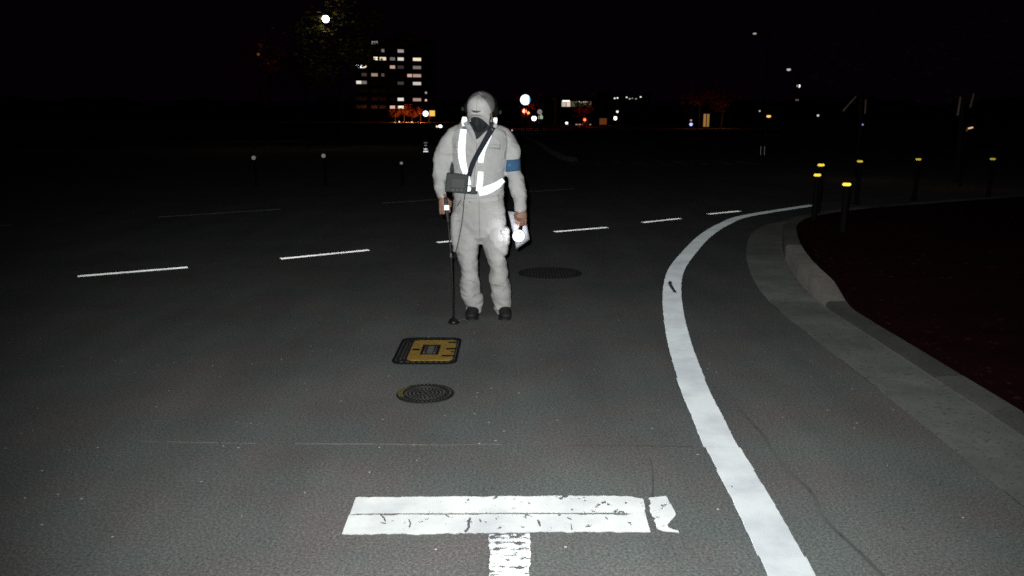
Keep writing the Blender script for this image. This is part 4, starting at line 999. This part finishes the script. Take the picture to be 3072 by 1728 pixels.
lamp(2073, 373, 100, .20, 'blue violet lamp left of the amber doorway', (.35, .35, 1), 2.0, 'lamp', grp=gl)
lamp(2073, 361, 101, .13, 'dim pinkish lamp directly above the blue violet one', PINK, .4, 'lamp', grp=gl)
lamp(2306, 349, 70, .19, 'orange lamp alone right of the amber doorway', (1, .5, .12), 1.3, 'lamp', rz=.11, grp=gl)
lamp(2279, 333, 90, .09, 'tiny pale lamp up left of the orange lamp', WHT, .5, 'lamp', grp=gl)
lamp(2454, 346.5, 70, .10, 'tiny pale lamp above the two stacked yellow reflectors', WHT, .6, 'lamp', grp=gl)
lamp(1321, 379, 120, .26, 'bright white lamp touching the shoulder of the worker on the left', (1, 1, 1), 3, 'lamp', grp=gl)
lamp(1311, 379.5, 121, .16, 'small yellow white lamp left of the bright one at the shoulder', WARM, 1.1, 'lamp', grp=gl)
lamp(1536, 391, 60, .05, 'tiny white lamp right at the right shoulder of the worker', WHT, .8, 'lamp', grp=gl)
p = at(1622, 352, 95); o = thing('glowing_kiosk', 'pale greenish lit kiosk right of the bright white lamp', 'kiosk')
bm = bmesh.new(); box(bm, (p.x, p.y + .3, p.z), (.50, .3, .36)); fin('lit_panel', bm, E_((.75, .9, .7), .45), o)
bm = bmesh.new(); box(bm, (p.x, p.y + .32, p.z + .3), (.26, .26, .24)); fin('lit_top', bm, E_((.75, .9, .7), .3), o)
bm = bmesh.new(); box(bm, (p.x, p.y + .42, (p.z - .2) / 2), (.5, .3, max(.1, p.z - .2))); fin('base', bm, M['post'], o)

# row of low orange lights under the autumn trees at the foot of the tower
gr = 'low orange lights in a row at the foot of the tower'
words = ['leftmost', 'second', 'third', 'fourth', 'fifth', 'sixth', 'seventh', 'eighth', 'ninth', 'tenth', 'eleventh', 'rightmost']
row_l = [(1153, 369, 3, DIM, .3), (1166, 369.5, 3.4, DIM, .2), (1185, 368, 5, WARM, .5), (1198, 366.5, 4.2, (1, .62, .25), 1.1), (1207, 370, 4, (1, .35, .1), .6), (1215, 370, 6, (1, .6, .3), 1.0), (1226, 370, 4, (1, .3, .08), .5), (1235.5, 368, 6.5, (1, .58, .22), 1.1), (1250, 371, 5, (1, .35, .15), .7), (1262, 371, 4, (1, .3, .1), .4), (1273, 371, 4, (1, .3, .1), .35), (1288, 371, 3.5, (1, .3, .1), .4)]
for wv, (u, v, rp, c, s) in zip(words, row_l):
    lamp(u, v, 240, rp * .1 * .5, wv + ' of the low lights in the orange row below the tower', c, s * 1.6, 'lamp', rz=rp * .1 * (.9 if u == 1198 else .5), grp=gr, nm='garden_lamp')
def light(loc, e, col, size=.3, parent=None):
    l = bpy.data.lights.new('lamp_light', 'POINT'); q = bpy.data.objects.new('lamp_light', l); COL.objects.link(q); q.location = loc; l.energy = e; l.color = col; l.shadow_soft_size = size
    if parent: q.parent = parent
# (the row's own light on the trees above it)
glow = [o for o in COL.objects if o.name.startswith('garden_lamp')]
for k, (u, e) in {5: (1215, 3800), 7: (1236, 1400), 9: (1262, 3600), 2: (1185, 500)}.items(): light(at(u, 364, 237.5), e, (1, .25, .05), .4, glow[k])

# ------------------------------------------------------------------ trees
def tree(loc, H, rc, leafmat, lab, n=900, ls=.16, grp='trees in the dark background', trunk_r=.12, seed=1, zc=.68, squash=.75):
    rnd = random.Random(seed); o = thing('tree', lab, 'tree', grp, loc)
    bm = bmesh.new(); top = Vector((rnd.uniform(-.3, .3), rnd.uniform(-.3, .3), H * .85))
    tube(bm, [(0, 0, 0), (top.x * .3, top.y * .3, H * .35), (top.x * .7, top.y * .7, H * .6), top], [trunk_r, trunk_r * .8, trunk_r * .5, trunk_r * .15], 10)
    tips = []
    for k in range(12):
        a_ = k * 2.4 + rnd.random(); z0 = H * rnd.uniform(.35, .7); b0 = Vector((top.x * z0 / H, top.y * z0 / H, z0)); t = b0 + Vector((math.cos(a_) * rc * rnd.uniform(.55, .9), math.sin(a_) * rc * rnd.uniform(.55, .9), rc * rnd.uniform(.15, .9)))
        m_ = b0.lerp(t, .5) + Vector((0, 0, -.1 * rc * rnd.random())); tube(bm, [b0, m_, t], [trunk_r * .35, trunk_r * .2, trunk_r * .07], 6); tips += [t, m_.lerp(t, .5)]
    fin('trunk', bm, M['bark'], o, True)
    bm = bmesh.new(); cl = tips + [Vector((rnd.gauss(0, rc * .4), rnd.gauss(0, rc * .4), H * zc + rnd.gauss(0, rc * .35 * squash))) for _ in range(14)]
    for k in range(n):
        c = rnd.choice(cl); p = c + Vector((rnd.gauss(0, 1), rnd.gauss(0, 1), rnd.gauss(0, .7))) * rc * .17
        Rm = Matrix.Translation(p) @ Matrix.Rotation(rnd.uniform(0, 6.3), 4, 'Z') @ Matrix.Rotation(rnd.uniform(-1.3, 1.3), 4, 'X'); s = ls * rnd.uniform(.6, 1.3)
        bm.faces.new([bm.verts.new(Rm @ Vector(c_)) for c_ in ((-s * .5, 0, 0), (0, -s * .3, s * .05), (s * .5, 0, 0), (0, s * .3, s * .05))])
    fin('crown', bm, leafmat, o); return o
p = at(985, 110, 41.5); tree((p.x + .3, p.y + 1.2, 0), 7.2, 2.6, M['leaf_green'], 'tree with olive leaves lit by the bright street lamp at the upper left', 4600, .22, seed=4)
p = at(800, 150, 55); tree((p.x, p.y, 0), 7.2, 2.2, M['leaf_orange'], 'barely visible orange tinted tree left of the bright street lamp', 1500, .22, seed=5)
lo = lamp(775, 163, 53, .09, 'very dim amber lamp under the barely visible orange tree', (1, .3, .06), .12, 'lamp', grp=gl)
light(at(790, 166, 52.6), 7, (1, .3, .08), .2, lo)
for (u, Yt, H, rc, sd, lab) in ((1213, 243, 5.4, 2.0, 11, 'autumn tree glowing orange below the lit windows of the tower'), (1262, 243, 4.6, 1.9, 12, 'orange lit autumn tree left of the round white sign'), (1236, 246, 4.0, 1.5, 13, 'small dark orange tree between two brighter ones'),
                           (1186, 243, 4.0, 1.5, 14, 'dim brown tree at the left end of the orange row'), (1287, 244, 3.6, 1.2, 15, 'small dark amber tree right below the yellow square sign')):
    p = at(u, 360, Yt); tree((p.x, p.y, 0), H, rc, M['leaf_orange'], lab, 700, .42, seed=sd, trunk_r=.14, zc=.62)
p = at(2100, 340, 110); tree((p.x, p.y, 0), 6.5, 2.6, M['leaf_orange'], 'red orange tinted tree above the blue violet lamp', 900, .36, seed=21)
light(at(2085, 350, 108), 60, (1, .22, .04), .3, hs)
p = at(2165, 345, 112); tree((p.x, p.y, 0), 5.6, 2.0, M['leaf_orange'], 'dim orange tree right of the amber doorway', 700, .36, seed=22)
light(at(2168, 358, 110.5), 40, (1, .3, .06), .3, hs)
def lit_tree(u, v0, Y, H, lab, seed, stakes):
    p = at(u, v0, Y); o = tree((p.x, p.y, 0), H, 1.4, M['leaf_green'], lab, 350, .10, seed=seed, trunk_r=.06)
    for (u0, w0, u1, w1, y0) in stakes:
        a_, b_ = at(u0, w0, y0), at(u1, w1, y0 + .1); st = None
        bm = bmesh.new(); tube(bm, [a_, b_], [.022, .022], 8)
        k = fin('lit_branch', bm, M['stake'], o, True); k.matrix_parent_inverse = Matrix.Translation(-o.location)
    return o
M['stake'] = simple('pale_bark', (.4, .33, .28), .7)
o = lit_tree(2590, 330, 22, 4.2, 'slender tree with a pale slanting branch lit from below at the right', 31, [(2530, 332, 2548, 311, 20.5), (2548, 311, 2567, 290, 20.6), (2595, 340, 2597, 300, 21)])
lg = lamp(2588, 374, 20.2, .022, 'tiny bluish lamp at the foot of the slender tree on the right', (.5, .5, 1), .5, 'lamp', grp=gl)
light(at(2570, 352, 19.6), 1.6, (1, .6, .38), .05, lg)
o = lit_tree(2895, 330, 19, 4.0, 'thin tree with two faint upright stems near the right edge', 32, [(2873, 344, 2881, 292, 18), (2911, 320, 2921, 282, 18.2)])
p = at(2911, 384, 17.5); b = thing('garden_light', 'small angled amber light near the right edge below two thin stems', 'lamp')
bm = bmesh.new(); box(bm, p, (.10, .04, .030), Matrix.Rotation(R(-14), 4, 'Y'), bev=.004); fin('lit_face', bm, E_((1, .6, .3), .8), b)
bm = bmesh.new(); box(bm, p + Vector((-.06, .01, -.035)), (.03, .03, .07), Matrix.Rotation(R(20), 4, 'Y')); fin('bracket', bm, M['stake'], b)
bm = bmesh.new(); tube(bm, [(p.x - .05, p.y + .05, .0), (p.x - .05, p.y + .05, p.z - .02)], [.02, .02], 8); fin('post', bm, M['post'], b)
light(at(2900, 366, 17.1), 1.0, (1, .5, .25), .05, b)

for (u, Yt, H, rc, sd, lab) in ((1592, 111.8, 5.0, 1.9, 41, 'dark tree added to catch a red halo behind the two red traffic signals'), (1745, 131.8, 4.2, 1.7, 42, 'dark tree added to catch a red halo behind the single red traffic signal')):  # trees added to catch red light as a halo round the signals
    p = at(u, 350, Yt); tree((p.x, p.y, 0), H, rc, M['leaf_orange'], lab, 900, .34, seed=sd, zc=.55)
for nm_, e in (('traffic_signal', 170), ('traffic_signal.002', 130)):  # added red point lights cast that halo onto the trees
    o = bpy.data.objects[nm_]; p = Vector([c for c in o.children if c.name.startswith('lens')][0].data.vertices[0].co); light((p.x, p.y - .5, p.z), e, (1, .04, .01), .2, o)

# far belt of woods that hides the horizon
rnd = random.Random(99); bm = bmesh.new()
for k in range(15000):
    x = rnd.uniform(-420, 420); hmax = 9 + 6 * noise.noise(Vector((x * .02, 0, 3))) + 3 * noise.noise(Vector((x * .09, 4, 3))); z = hmax * rnd.random() ** .7; y = 430 + rnd.uniform(-12, 12)
    sz = rnd.uniform(1.2, 2.6); a_ = rnd.uniform(0, 6.28)
    bm.faces.new([bm.verts.new((x + sz * math.cos(a_ + t), y + rnd.uniform(-.5, .5), max(0, z + sz * .8 * math.sin(a_ + t)))) for t in (0, 1.6, 3.1, 4.7)])
fin('far_woods', bm, M['leaf_far'], kind='stuff', label='dark belt of distant woods along the horizon', category='woods')
